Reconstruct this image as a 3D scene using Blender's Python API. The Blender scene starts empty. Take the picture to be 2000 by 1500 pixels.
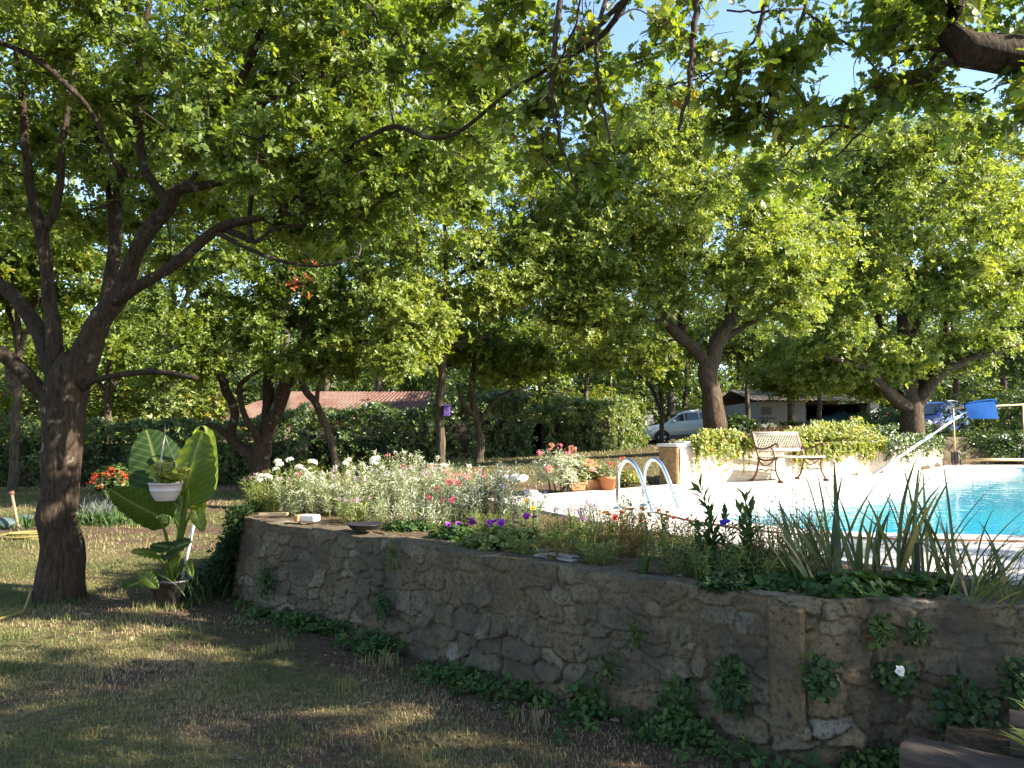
import bpy, math, random
import numpy as np
from mathutils import Vector

# ------------------------------------------------------------------ camera, sky, sun, exposure
sc = bpy.context.scene
C = sc.collection
CAM_H, F_PX, PITCH = 1.6, 1500.0, math.atan(100 / 1500.0)
cam_d = bpy.data.cameras.new("camera"); cam = bpy.data.objects.new("camera", cam_d); C.objects.link(cam)
cam.location = (0, 0, CAM_H); cam.rotation_euler = (math.radians(90) + PITCH, 0, 0)
cam_d.sensor_width = 36; cam_d.lens = 36 * F_PX / 2000; cam_d.clip_end = 2000; cam_d.clip_start = 0.05
sc.camera = cam
SUN = np.array([0.84, -0.25, 0.48]); SUN /= np.linalg.norm(SUN)
EL, AZ = math.asin(SUN[2]), math.atan2(SUN[0], SUN[1])
W = bpy.data.worlds.new("World"); sc.world = W; W.use_nodes = True
wn = W.node_tree.nodes; sky = wn.new('ShaderNodeTexSky'); sky.sky_type = 'NISHITA'; sky.sun_disc = False
sky.sun_elevation = EL; sky.sun_rotation = AZ; sky.air_density = 1.0; sky.dust_density = 0.5; sky.ozone_density = 1.8
W.node_tree.links.new(sky.outputs[0], wn['Background'].inputs[0]); wn['Background'].inputs[1].default_value = 0.095
sd = bpy.data.lights.new("sun", 'SUN'); sd.energy = 5.0; sd.angle = math.radians(0.5); sd.color = (1.0, 0.92, 0.77)
so = bpy.data.objects.new("sun", sd); C.objects.link(so)
so.rotation_euler = Vector(SUN).to_track_quat('Z', 'Y').to_euler(); so.location = (20, -5, 30)
sc.view_settings.view_transform = 'Standard'; sc.view_settings.look = 'None'
sc.view_settings.gamma = 1.0; sc.view_settings.exposure = 2.25
sc.render.engine = 'CYCLES'
sc.cycles.use_denoising = True
sc.cycles.max_bounces = 6; sc.cycles.diffuse_bounces = 3; sc.cycles.glossy_bounces = 3
sc.cycles.transmission_bounces = 4; sc.cycles.transparent_max_bounces = 4
sc.cycles.caustics_reflective = False; sc.cycles.caustics_refractive = False
sc.cycles.sample_clamp_indirect = 6.0

# ------------------------------------------------------------------ helpers
CP, SP = math.cos(PITCH), math.sin(PITCH)
def P(px, py, y):
    """world point at distance y (metres along +Y) that lies in the direction of photo pixel px,py"""
    u, v = (px - 1000) / F_PX, -(py - 750) / F_PX
    d = np.array([u, CP - v * SP, SP + v * CP])
    return np.array([0, 0, CAM_H]) + d * (y / d[1])
def G(px, y, z):                                                   # same, but at a known height
    return np.array([P(px, 850, y)[0], y, z])
def nrm(a): return a / np.maximum(np.linalg.norm(a, axis=-1, keepdims=True), 1e-9)
def sstep(a, b, x):
    t = np.clip((x - a) / (b - a), 0, 1); return t * t * (3 - 2 * t)

def hash2(i, j, seed=0):
    h = (i.astype(np.int64) * 374761393 + j.astype(np.int64) * 668265263 + seed * 1442695041) & 0xffffffff
    h = ((h ^ (h >> 13)) * 1274126177) & 0xffffffff
    return ((h ^ (h >> 16)) & 0xffff) / 65535.0
def vnoise(x, y, seed=0):
    i, j = np.floor(x), np.floor(y); fx, fy = x - i, y - j
    fx, fy = fx * fx * (3 - 2 * fx), fy * fy * (3 - 2 * fy)
    a, b = hash2(i, j, seed), hash2(i + 1, j, seed); c, d = hash2(i, j + 1, seed), hash2(i + 1, j + 1, seed)
    return (a * (1 - fx) + b * fx) * (1 - fy) + (c * (1 - fx) + d * fx) * fy
def fbm(x, y, seed=0, o=4):
    s, a, t = 0, 1.0, 0
    for k in range(o):
        s = s + a * vnoise(x * 2 ** k, y * 2 ** k, seed + k); t += a; a *= .5
    return s / t - .5

class MB:
    """collects shapes for ONE mesh object"""
    def __init__(s): s.v = []; s.f = []; s.n = 0; s.a = []
    def add(s, v, faces, mat=0, rnd=0.5, smooth=False):
        v = np.asarray(v, float).reshape(-1, 3)
        s.v.append(v); r = np.asarray(rnd, float)
        s.a.append(np.full(len(v), float(r)) if r.ndim == 0 else r)
        for f in (faces if isinstance(faces, list) else [faces]):
            f = np.asarray(f, np.int64)
            if f.ndim == 1: f = f[None]
            s.f.append((f + s.n, mat, smooth))
        s.n += len(v)
        return s
    def box(s, c, size, mat=0, rot=0.0, rnd=.5, taper=1.0, bevel=0.0):
        c = np.asarray(c, float); x, y, z = np.asarray(size, float) / 2
        if bevel > 0:
            b = min(bevel, x * .45, y * .45, z * .45)
            rings = []
            for zz, ins in ((-z, b), (-z + b, 0), (z - b, 0), (z, b)):
                k = taper if zz > 0 else 1
                X, Y = (x - ins) * k, (y - ins) * k
                rings.append([(-X, -Y + b, zz), (-X + b, -Y, zz), (X - b, -Y, zz), (X, -Y + b, zz), (X, Y - b, zz), (X - b, Y, zz), (-X + b, Y, zz), (-X, Y - b, zz)])
            v = np.array(rings).reshape(-1, 3); f = []
            for r in range(3):
                for i in range(8):
                    j = (i + 1) % 8; f.append((r * 8 + i, r * 8 + j, r * 8 + 8 + j, r * 8 + 8 + i))
            fs = [np.array(f), np.array([list(range(7, -1, -1))]), np.array([list(range(24, 32))])]
        else:
            v = np.array([(-x, -y, -z), (x, -y, -z), (x, y, -z), (-x, y, -z), (-x * taper, -y * taper, z), (x * taper, -y * taper, z), (x * taper, y * taper, z), (-x * taper, y * taper, z)])
            fs = [np.array([(3, 2, 1, 0), (4, 5, 6, 7), (0, 1, 5, 4), (1, 2, 6, 5), (2, 3, 7, 6), (3, 0, 4, 7)])]
        cr, sr = math.cos(rot), math.sin(rot)
        v = np.stack([v[:, 0] * cr - v[:, 1] * sr, v[:, 0] * sr + v[:, 1] * cr, v[:, 2]], 1) + c
        return s.add(v, fs, mat, rnd)
    def tube(s, pts, rad, sides=8, mat=0, rnd=.5, caps=True, squash=None):
        p = np.asarray(pts, float); n = len(p)
        r = np.full(n, float(rad)) if np.ndim(rad) == 0 else np.asarray(rad, float)
        t = nrm(np.gradient(p, axis=0))
        up = np.array([0, 0, 1.0]) if abs(t[:, 2]).mean() < .75 else np.array([1.0, 0.1, 0])
        a = nrm(np.cross(t, up)); b = np.cross(t, a)
        th = np.linspace(0, 2 * math.pi, sides, endpoint=False)
        k = 1.0 if squash is None else squash
        v = p[:, None] + r[:, None, None] * (np.cos(th)[None, :, None] * a[:, None] + k * np.sin(th)[None, :, None] * b[:, None])
        i = np.arange(n - 1)[:, None] * sides; j = np.arange(sides)[None]; j2 = (j + 1) % sides
        f = np.stack([i + j, i + j2, i + sides + j2, i + sides + j], -1).reshape(-1, 4)
        fs = [f]
        if caps: fs += [np.arange(sides)[::-1][None], (np.arange(sides) + (n - 1) * sides)[None]]
        return s.add(v.reshape(-1, 3), fs, mat, rnd, True)
    def trunk(s, p, r, sides, rng):
        """bark covered limb: gently kinked axis and a knobbly, fluted outline"""
        n = len(p); o = rng.uniform(0, 99); L = np.concatenate([[0], np.cumsum(np.linalg.norm(np.diff(p, axis=0), axis=1))])
        k = sstep(0, 3 * r[0], L)[:, None]
        p = p + k * r[:, None] * np.clip(.55 - 1.6 * r[:, None], .14, .5) * np.stack([fbm(L * 2.3 + o, L * 0 + q, 3, 3) for q in (1.5, 4.5, 7.5)], 1) * 2
        a0 = s.n; s.tube(p, r, sides)
        v = s.v[-1].reshape(n, sides, 3); th = np.arange(sides) / sides * 2 * math.pi; A, B = np.meshgrid(L, th, indexing='ij')
        q = fbm(A * 3.5 + o, 2.2 * np.cos(B) + 5, 11, 4) + fbm(A * 3.5 + o, 2.2 * np.sin(B) + 15, 12, 4) + .35 * fbm(A * 9 + o, 5 * np.cos(B + .5) + 9, 14, 3)
        s.v[-1] = (v + (v - p[:, None]) * (.30 * q)[..., None]).reshape(-1, 3)
    def lathe(s, c, prof, sides=24, mat=0, rnd=.5, sx=1, sy=1):
        prof = np.asarray(prof, float); n = len(prof); th = np.linspace(0, 2 * math.pi, sides, endpoint=False)
        v = np.stack([prof[:, :1] * np.cos(th) * sx, prof[:, :1] * np.sin(th) * sy, np.repeat(prof[:, 1:2], sides, 1)], -1) + np.asarray(c)
        i = np.arange(n - 1)[:, None] * sides; j = np.arange(sides)[None]; j2 = (j + 1) % sides
        f = np.stack([i + j, i + j2, i + sides + j2, i + sides + j], -1).reshape(-1, 4)
        return s.add(v.reshape(-1, 3), [f], mat, rnd, True)
    def grid(s, v, mat=0, rnd=.5, smooth=True, flip=False):
        n, m = v.shape[:2]
        i = np.arange(n - 1)[:, None] * m; j = np.arange(m - 1)[None]
        f = np.stack([i + j, i + j + 1, i + m + j + 1, i + m + j], -1).reshape(-1, 4)
        if flip: f = f[:, ::-1]
        r = rnd if np.ndim(rnd) == 0 else np.asarray(rnd).reshape(-1)
        return s.add(v.reshape(-1, 3), [f], mat, r, smooth)
    def build(s, name, mats, parent=None, extra=None):
        me = bpy.data.meshes.new(name)
        v = np.concatenate(s.v) if s.v else np.zeros((0, 3))
        if parent is not None: v = v - np.array(parent.location)
        me.vertices.add(len(v)); me.vertices.foreach_set('co', v.astype(np.float32).ravel())
        nl = sum(f.size for f, _, _ in s.f); npoly = sum(len(f) for f, _, _ in s.f)
        me.loops.add(nl); me.polygons.add(npoly)
        me.loops.foreach_set('vertex_index', np.concatenate([f.ravel() for f, _, _ in s.f]).astype(np.int32))
        sizes = np.concatenate([np.full(len(f), f.shape[1]) for f, _, _ in s.f])
        me.polygons.foreach_set('loop_start', np.concatenate([[0], np.cumsum(sizes)[:-1]]).astype(np.int32))
        me.polygons.foreach_set('material_index', np.concatenate([np.full(len(f), m) for f, m, _ in s.f]).astype(np.int32))
        me.polygons.foreach_set('use_smooth', np.concatenate([np.full(len(f), sm) for f, _, sm in s.f]).astype(bool))
        at = me.attributes.new('rnd', 'FLOAT', 'POINT'); at.data.foreach_set('value', np.concatenate(s.a).astype(np.float32))
        if extra:
            for k, val in extra.items():
                a2 = me.attributes.new(k, 'FLOAT', 'POINT'); a2.data.foreach_set('value', np.asarray(val, np.float32))
        me.update(calc_edges=True)
        for m in (mats if isinstance(mats, (list, tuple)) else [mats]): me.materials.append(m)
        o = bpy.data.objects.new(name, me); C.objects.link(o)
        if parent is not None: o.parent = parent
        return o

def thing(name, label, cat, loc=(0, 0, 0), group=None):
    o = bpy.data.objects.new(name, None); C.objects.link(o); o.location = tuple(map(float, loc)); o.empty_display_size = .1
    return tag(o, label, cat, group)
def tag(o, label, cat, group=None, kind=None):
    o['label'] = label; o['category'] = cat
    if group: o['group'] = group
    if kind: o['kind'] = kind
    return o
def struct(o, kind='structure', label=None, cat=None):
    o['kind'] = kind
    if label: o['label'] = label
    if cat: o['category'] = cat
    return o
def copy_tree(o, parent=None):
    c = o.copy(); C.objects.link(c)
    if parent is not None: c.parent = parent
    for ch in list(o.children): copy_tree(ch, c)
    return c
def cr(pts, n=8):
    """Catmull-Rom through pts (any dimension)"""
    p = np.asarray(pts, float)
    if len(p) < 3: return np.stack([p[0] + (p[-1] - p[0]) * t for t in np.linspace(0, 1, n + 1)])
    q = np.vstack([2 * p[0] - p[1], p, 2 * p[-1] - p[-2]]); out = []
    for i in range(1, len(q) - 2):
        for t in np.linspace(0, 1, n, endpoint=False):
            a, b, c, d = q[i - 1], q[i], q[i + 1], q[i + 2]
            out.append(.5 * (2 * b + (c - a) * t + (2 * a - 5 * b + 4 * c - d) * t ** 2 + (3 * b - a - 3 * c + d) * t ** 3))
    out.append(p[-1]); return np.array(out)

# ------------------------------------------------------------------ materials
def mat(name):
    m = bpy.data.materials.new(name); m.use_nodes = True
    nt = m.node_tree; b = nt.nodes['Principled BSDF']
    return m, nt, b
def node(nt, t, **kw):
    n = nt.nodes.new(t)
    for k, v in kw.items(): setattr(n, k, v)
    return n
def ramp(nt, fac, stops):
    r = node(nt, 'ShaderNodeValToRGB'); el = r.color_ramp.elements
    while len(el) < len(stops): el.new(.5)
    for e, (p, c) in zip(el, stops): e.position = p; e.color = (*c, 1)
    nt.links.new(fac, r.inputs[0]); return r.outputs[0]
def noise(nt, scale, detail=5, rough=.6, vec=None, dist=0):
    n = node(nt, 'ShaderNodeTexNoise'); n.inputs['Scale'].default_value = scale; n.inputs['Detail'].default_value = detail
    n.inputs['Roughness'].default_value = rough; n.inputs['Distortion'].default_value = dist
    nt.links.new(vec if vec is not None else pos(nt), n.inputs['Vector']); return n.outputs[0]
def pos(nt):
    g = node(nt, 'ShaderNodeNewGeometry'); return g.outputs['Position']
def scaled(nt, sc_):
    m = node(nt, 'ShaderNodeMapping'); m.inputs['Scale'].default_value = sc_; nt.links.new(pos(nt), m.inputs[0]); return m.outputs[0]
def attr(nt, name='rnd'):
    a = node(nt, 'ShaderNodeAttribute'); a.attribute_name = name; return a.outputs['Fac']
def mix(nt, fac, a, b, mode='MIX'):
    m = node(nt, 'ShaderNodeMix', data_type='RGBA', blend_type=mode)
    for inp, v in ((m.inputs[0], fac), (m.inputs[6], a), (m.inputs[7], b)):
        if isinstance(v, (int, float)): inp.default_value = v
        elif isinstance(v, tuple): inp.default_value = (*v, 1)
        else: nt.links.new(v, inp)
    return m.outputs[2]
def bump(nt, b, h, strength=.5, dist=.02):
    n = node(nt, 'ShaderNodeBump'); n.inputs['Strength'].default_value = strength; n.inputs['Distance'].default_value = dist
    nt.links.new(h, n.inputs['Height']); nt.links.new(n.outputs[0], b.inputs['Normal'])

def leaf_mat(name, stops, trans=.42, rough=.42, tint=(1.25, 1.2, .55), spec=.45):
    m, nt, b = mat(name)
    col = ramp(nt, attr(nt), stops)
    nt.links.new(col, b.inputs['Base Color']); b.inputs['Roughness'].default_value = rough
    b.inputs['Specular IOR Level'].default_value = spec
    tr = node(nt, 'ShaderNodeBsdfTranslucent'); nt.links.new(mix(nt, 1.0, col, tint, 'MULTIPLY'), tr.inputs[0])
    mx = node(nt, 'ShaderNodeMixShader'); mx.inputs[0].default_value = trans
    nt.links.new(b.outputs[0], mx.inputs[1]); nt.links.new(tr.outputs[0], mx.inputs[2])
    nt.links.new(mx.outputs[0], nt.nodes['Material Output'].inputs[0])
    return m
def plain(name, color, rough=.6, metal=0, spec=.4, var=.15, scale=8, bmp=0):
    m, nt, b = mat(name)
    c = ramp(nt, noise(nt, scale), [(.3, tuple(x * (1 - var) for x in color)), (.7, tuple(min(1, x * (1 + var)) for x in color))])
    nt.links.new(c, b.inputs['Base Color']); b.inputs['Roughness'].default_value = rough; b.inputs['Metallic'].default_value = metal
    b.inputs['Specular IOR Level'].default_value = spec
    if bmp: bump(nt, b, noise(nt, scale * 6), .4, bmp)
    return m

M = {}
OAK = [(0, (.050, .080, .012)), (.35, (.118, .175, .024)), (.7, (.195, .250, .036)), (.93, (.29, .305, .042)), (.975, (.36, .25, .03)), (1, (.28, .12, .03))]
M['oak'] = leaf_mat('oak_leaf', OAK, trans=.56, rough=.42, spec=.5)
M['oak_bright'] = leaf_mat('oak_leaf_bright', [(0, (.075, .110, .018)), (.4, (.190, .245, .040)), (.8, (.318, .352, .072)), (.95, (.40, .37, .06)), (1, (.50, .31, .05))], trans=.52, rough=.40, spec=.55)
M['oak_dark'] = leaf_mat('oak_leaf_dark', [(0, (.035, .06, .013)), (.5, (.065, .105, .018)), (.9, (.105, .15, .025)), (.97, (.19, .15, .025)), (1, (.24, .11, .02))], trans=.42)
M['wood_leaf'] = leaf_mat('woodland_leaf', [(0, (.042, .066, .016)), (.5, (.105, .152, .034)), (.9, (.195, .238, .062)), (1, (.26, .22, .06))], trans=.45)
M['hedge'] = leaf_mat('laurel_leaf', [(0, (.024, .045, .013)), (.6, (.058, .096, .022)), (1, (.12, .165, .035))], trans=.32, rough=.4, spec=.45)
M['ivy'] = leaf_mat('ivy_leaf', [(0, (.015, .034, .012)), (.6, (.030, .060, .018)), (1, (.06, .10, .025))], trans=.25, rough=.55, spec=.25)
M['weed'] = leaf_mat('weed_leaf', [(0, (.024, .050, .014)), (.6, (.045, .090, .022)), (1, (.09, .14, .03))], trans=.35, spec=.25, rough=.55)
M['creeper'] = leaf_mat('creeper_leaf', [(0, (.11, .14, .025)), (.5, (.21, .25, .04)), (.9, (.34, .35, .08)), (1, (.4, .26, .09))], trans=.4)
M['herb'] = leaf_mat('herb_leaf', [(0, (.08, .11, .025)), (.6, (.17, .21, .05)), (1, (.30, .31, .11))], trans=.4)
M['silver'] = leaf_mat('silver_leaf', [(0, (.18, .20, .11)), (.6, (.36, .38, .24)), (1, (.58, .58, .46))], trans=.3, tint=(1.1, 1.1, .7))
M['grey'] = leaf_mat('grey_leaf', [(0, (.08, .10, .08)), (1, (.20, .22, .18))], trans=.25, tint=(1.1, 1.1, .8))
M['strap'] = leaf_mat('strap_leaf', [(0, (.045, .066, .022)), (.6, (.10, .13, .045)), (.93, (.17, .18, .07)), (1, (.28, .21, .10))], trans=.35, rough=.5)
M['dry'] = leaf_mat('dry_leaf', [(0, (.07, .045, .018)), (.6, (.13, .085, .03)), (1, (.22, .13, .04))], trans=.3, tint=(1.2, .9, .5))
M['rust'] = leaf_mat('rust_leaf', [(0, (.06, .07, .015)), (.5, (.16, .11, .02)), (1, (.30, .14, .03))], trans=.35, tint=(1.3, .9, .4))
M['red_leaf'] = leaf_mat('scarlet_leaf', [(0, (.16, .03, .012)), (1, (.36, .08, .025))], trans=.35, tint=(1.2, .8, .6))
M['grass'] = leaf_mat('grass_blade', [(0, (.052, .076, .018)), (.4, (.115, .138, .034)), (.62, (.20, .178, .068)), (1, (.33, .25, .135))], trans=.35, rough=.6, tint=(1.15, 1.15, .6))
M['litter'] = leaf_mat('fallen_leaf', [(0, (.035, .022, .016)), (.5, (.075, .045, .028)), (.85, (.14, .085, .05)), (1, (.26, .18, .11))], trans=.1, rough=.8, tint=(1.1, .9, .7))
def petal(name, c, c2=None): M[name] = leaf_mat(name + '_petal', [(0, c), (1, c2 or tuple(min(1, x * 1.3) for x in c))], trans=.35, tint=(1.1, 1.0, 1.0), rough=.6)
petal('white', (.70, .70, .64)); petal('pink', (.62, .17, .20)); petal('red', (.50, .025, .04)); petal('crimson', (.48, .03, .12))
petal('purple', (.28, .035, .38)); petal('violet', (.08, .05, .45)); petal('orange', (.42, .09, .012)); petal('scarlet', (.36, .035, .012))
petal('lilac', (.48, .26, .46)); petal('yellow', (.65, .48, .03)); petal('salmon', (.62, .24, .15))

def bark(name, dark, light, lich=(.34, .34, .28), lam=.55, scale=22):
    m, nt, b = mat(name)
    n1 = noise(nt, 1, 6, .65, scaled(nt, (scale, scale, scale * .22)))
    c = ramp(nt, n1, [(.30, dark), (.68, light)])
    n2 = noise(nt, 9, 3, .5); n3 = noise(nt, 2.2, 2, .5)
    mm = node(nt, 'ShaderNodeMath', operation='MULTIPLY'); nt.links.new(ramp(nt, n2, [(.60, (0, 0, 0)), (.66, (1, 1, 1))]), mm.inputs[0])
    nt.links.new(ramp(nt, n3, [(.45, (0, 0, 0)), (.62, (lam,) * 3)]), mm.inputs[1])
    nt.links.new(mix(nt, mm.outputs[0], c, lich), b.inputs['Base Color']); b.inputs['Roughness'].default_value = .92
    b.inputs['Specular IOR Level'].default_value = .15
    bump(nt, b, n1, .9, .035); return m
M['bark'] = bark('oak_bark', (.010, .007, .005), (.062, .043, .029), (.17, .155, .115), .8, 34)
M['bark2'] = bark('brown_bark', (.020, .014, .010), (.105, .072, .046), (.2, .18, .13), lam=.3, scale=28)
M['bark3'] = bark('woodland_bark', (.022, .017, .012), (.105, .082, .058), (.2, .18, .14), lam=.5)
M['twig'] = plain('twig', (.035, .024, .016), .9, var=.3, scale=20)

def ground_mat():
    m, nt, b = mat('dry_lawn')
    n1 = noise(nt, .9, 5, .6); n2 = noise(nt, 14, 6, .7); n3 = noise(nt, 120, 3, .7)
    g = ramp(nt, n2, [(.25, (.056, .048, .022)), (.5, (.135, .108, .052)), (.75, (.28, .215, .12))])
    d = ramp(nt, n2, [(.25, (.042, .027, .018)), (.55, (.118, .076, .052)), (.8, (.25, .17, .12))])
    c = mix(nt, ramp(nt, attr(nt), [(.3, (0, 0, 0)), (.7, (1, 1, 1))]), g, d)
    c = mix(nt, ramp(nt, n3, [(.35, (.45,) * 3), (.65, (0, 0, 0))]), c, (.03, .02, .014))
    nt.links.new(c, b.inputs['Base Color']); b.inputs['Roughness'].default_value = .95; b.inputs['Specular IOR Level'].default_value = .1
    bump(nt, b, n3, .8, .02); return m
M['ground'] = ground_mat()
def soil_mat():
    m, nt, b = mat('bed_soil'); n2 = noise(nt, 22, 6, .7)
    nt.links.new(ramp(nt, n2, [(.25, (.03, .02, .013)), (.5, (.09, .06, .036)), (.78, (.22, .16, .10))]), b.inputs['Base Color'])
    b.inputs['Roughness'].default_value = .95; b.inputs['Specular IOR Level'].default_value = .1; bump(nt, b, n2, .9, .03); return m
M['soil'] = soil_mat()
def deck_mat():
    m, nt, b = mat('pale_stone_deck')
    n = noise(nt, 3, 6, .6); n2 = noise(nt, 60, 3, .6)
    c = ramp(nt, n, [(.3, (.46, .40, .365)), (.7, (.60, .54, .50))])
    br = node(nt, 'ShaderNodeTexBrick'); br.inputs['Scale'].default_value = 1.0; br.inputs['Mortar Size'].default_value = .011
    br.inputs['Brick Width'].default_value = 1.1; br.inputs['Row Height'].default_value = .55; br.inputs['Mortar Smooth'].default_value = .3
    mp = node(nt, 'ShaderNodeMapping'); mp.inputs['Rotation'].default_value = (0, 0, .62); nt.links.new(pos(nt), mp.inputs[0]); nt.links.new(mp.outputs[0], br.inputs[0])
    c = mix(nt, br.outputs['Fac'], c, (.15, .10, .08))
    c = mix(nt, ramp(nt, n2, [(.30, (.35,) * 3), (.42, (0, 0, 0))]), c, (.32, .26, .22))
    nt.links.new(c, b.inputs['Base Color']); b.inputs['Roughness'].default_value = .75; bump(nt, b, n2, .3, .004); return m
M['deck'] = deck_mat()
def water_mat():
    m, nt, b = mat('pool_water')
    c = ramp(nt, noise(nt, .35, 3, .5), [(.3, (.012, .25, .40)), (.7, (.02, .36, .50))])
    nt.links.new(c, b.inputs['Base Color']); b.inputs['Roughness'].default_value = .02; b.inputs['IOR'].default_value = 1.33
    b.inputs['Specular IOR Level'].default_value = .5
    bump(nt, b, noise(nt, 1, 3, .5, scaled(nt, (4.5, 6.5, 1))), .26, .03); return m
M['water'] = water_mat()
def wall_mat():
    m, nt, b = mat('rubble_stone')
    n = noise(nt, 34, 8, .78); n2 = noise(nt, 5, 5, .7); n3 = noise(nt, 150, 3, .6)
    st = ramp(nt, attr(nt), [(0, (.088, .067, .042)), (.3, (.142, .109, .067)), (.6, (.118, .098, .067)), (.9, (.175, .144, .097)), (1, (.20, .175, .14))])
    mo = ramp(nt, n2, [(.3, (.098, .072, .043)), (.7, (.168, .124, .076))])
    c = mix(nt, attr(nt, 'mortar'), st, mo)
    c = mix(nt, ramp(nt, n, [(.38, (.9,) * 3), (.52, (0, 0, 0))]), c, (.030, .023, .016))
    c = mix(nt, ramp(nt, n, [(.60, (0, 0, 0)), (.78, (.5,) * 3)]), c, (.17, .145, .11))
    lic = ramp(nt, noise(nt, 11, 4, .75), [(.62, (0, 0, 0)), (.70, (.55,) * 3)])
    c = mix(nt, lic, c, (.18, .17, .15))
    gr = ramp(nt, noise(nt, 2.4, 5, .7), [(.46, (0, 0, 0)), (.64, (.8,) * 3)])
    c = mix(nt, gr, c, (.060, .052, .041))
    nt.links.new(c, b.inputs['Base Color']); b.inputs['Roughness'].default_value = .95; b.inputs['Specular IOR Level'].default_value = .1
    bump(nt, b, n, .7, .018); return m
M['stone'] = wall_mat()
M['render'] = plain('ochre_plaster', (.52, .42, .30), .9, var=.14, scale=5, bmp=.006)
M['cement'] = plain('grey_cement', (.085, .074, .058), .9, var=.25, scale=12, bmp=.006)
M['slate'] = plain('slate', (.16, .155, .15), .8, var=.3, scale=14, bmp=.004)
M['sleeper'] = None
def wood_mat(name, dark, light, sc_=(4, 60, 60), rot=0):
    m, nt, b = mat(name)
    tc = node(nt, 'ShaderNodeTexCoord'); mp = node(nt, 'ShaderNodeMapping'); mp.inputs['Scale'].default_value = sc_
    nt.links.new(tc.outputs['Object'], mp.inputs[0]); n = noise(nt, 1, 6, .65, mp.outputs[0])
    nt.links.new(ramp(nt, n, [(.3, dark), (.7, light)]), b.inputs['Base Color']); b.inputs['Roughness'].default_value = .85
    bump(nt, b, n, .7, .01); return m
M['sleeper'] = wood_mat('sleeper_wood', (.012, .007, .005), (.085, .054, .038), (3, 45, 45))
M['plank'] = wood_mat('pale_wood', (.10, .07, .04), (.27, .20, .12))
M['chrome'] = plain('steel', (.72, .72, .72), .12, 1, var=.03)
M['iron'] = plain('brown_iron', (.115, .055, .032), .5, .3, var=.2)
M['lattice'] = plain('pale_iron', (.25, .21, .18), .5, .1, var=.08)
M['whitemetal'] = plain('white_metal', (.75, .74, .72), .35, .2, var=.05)
M['brass'] = plain('tan_rod', (.42, .30, .15), .45, .3, var=.1)
M['blackplastic'] = plain('black_plastic', (.022, .017, .019), .42, var=.15)
M['blackrubber'] = plain('black_rubber', (.02, .02, .02), .8)
M['whiteplastic'] = plain('white_plastic', (.42, .37, .35), .5, var=.06)
M['blue'] = plain('blue_mesh', (.004, .035, .13), .95, 0, .1, var=.15)
M['terracotta'] = plain('terracotta', (.36, .15, .065), .8, var=.12)
M['brick'] = plain('brick', (.42, .17, .08), .9, var=.2, scale=20, bmp=.004)
M['ochre'] = plain('ochre_stone', (.27, .165, .075), .9, var=.45, scale=16, bmp=.02)
M['white_stone'] = plain('white_stone', (.62, .58, .52), .85, var=.12, scale=10, bmp=.006)
M['purplepaint'] = plain('purple_paint', (.10, .05, .24), .5)
M['yellowhose'] = plain('yellow_hose', (.22, .17, .05), .5)
M['greyboard'] = plain('grey_board', (.09, .085, .085), .8)
M['glassdark'] = plain('car_glass', (.015, .018, .02), .06, spec=.8)
M['carpaint'] = plain('white_car_paint', (.50, .52, .48), .22, spec=.6, var=.02)
M['carteal'] = plain('teal_car_paint', (.05, .13, .15), .25, spec=.6, var=.05)
M['carblue'] = plain('blue_car_paint', (.02, .045, .20), .25, spec=.6, var=.05)
M['alloy'] = plain('alloy', (.55, .55, .55), .35, .8)
M['redlamp'] = plain('red_lamp', (.4, .02, .02), .2)
M['cream'] = plain('cream_wall', (.36, .24, .14), .9, var=.08, scale=3)
M['greywall'] = plain('grey_wall', (.22, .21, .195), .9, var=.12, scale=4)
M['whitewall'] = plain('white_wall', (.7, .66, .6), .9, var=.06)
M['bayshade'] = plain('bay_shade', (.022, .018, .015), .9)
M['tealcloth'] = plain('pale_teal_plastic', (.06, .085, .08), .7)
def tile_mat(name='roof_tile', a=(.055, .024, .017), b_=(.14, .062, .045)):
    m, nt, b = mat(name); n = noise(nt, 6, 5, .7); n2 = noise(nt, .8, 3, .5)
    c = ramp(nt, n, [(.3, a), (.7, b_)]); c = mix(nt, ramp(nt, n2, [(.45, (0, 0, 0)), (.65, (.4,) * 3)]), c, (.16, .12, .09))
    nt.links.new(c, b.inputs['Base Color']); b.inputs['Roughness'].default_value = .85; return m
M['tile'] = tile_mat(); M['oldtile'] = tile_mat('old_tile', (.045, .034, .026), (.13, .10, .075))

# ------------------------------------------------------------------ layout
WALL_TOP, DECK_Z = 0.80, 0.80
WALL_PATH = np.array([(-2.74, 7.84), (-2.40, 7.32), (-2.15, 7.05), (-1.61, 6.70), (-1.13, 6.19), (-.54, 5.58), (-.21, 5.17), (.38, 4.67), (.86, 4.32), (1.05, 4.12), (1.28, 3.88), (1.46, 3.76), (1.66, 3.79), (1.86, 3.82), (2.42, 3.62), (3.2, 3.3)])
POOL = np.array([(1.80, 8.0), (2.05, 7.1), (2.6, 6.4), (3.7, 6.15), (6, 6.0), (9, 7.4), (11, 10.5), (14, 14), (14.6, 18), (13, 19.6), (11.4, 18.5), (9.2, 15.9), (7.3, 13.6), (5.3, 11.4), (4.2, 10.35), (3.0, 9.5), (2.0, 8.75)])
BENCHWALL = np.array([(2.75, 12.6), (3.8, 13.35), (4.9, 14.2), (6.8, 15.5), (9.4, 17.8), (11.4, 20.4)])
DECK_FRONT = np.array([(-.35, 9.75), (.35, 8.2), (.85, 7.1), (1.25, 6.35), (1.6, 5.8), (2.0, 5.15), (2.45, 4.55), (2.95, 4.15), (3.6, 3.85)])
TERR = np.vstack([WALL_PATH, [(5, 2.5), (30, 2), (30, 26)], [(14.5, 24.5)], BENCHWALL[::-1], [(1.6, 11.6), (-.16, 9.95), (-1.2, 10.6), (-2.5, 9.6)]])

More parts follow.
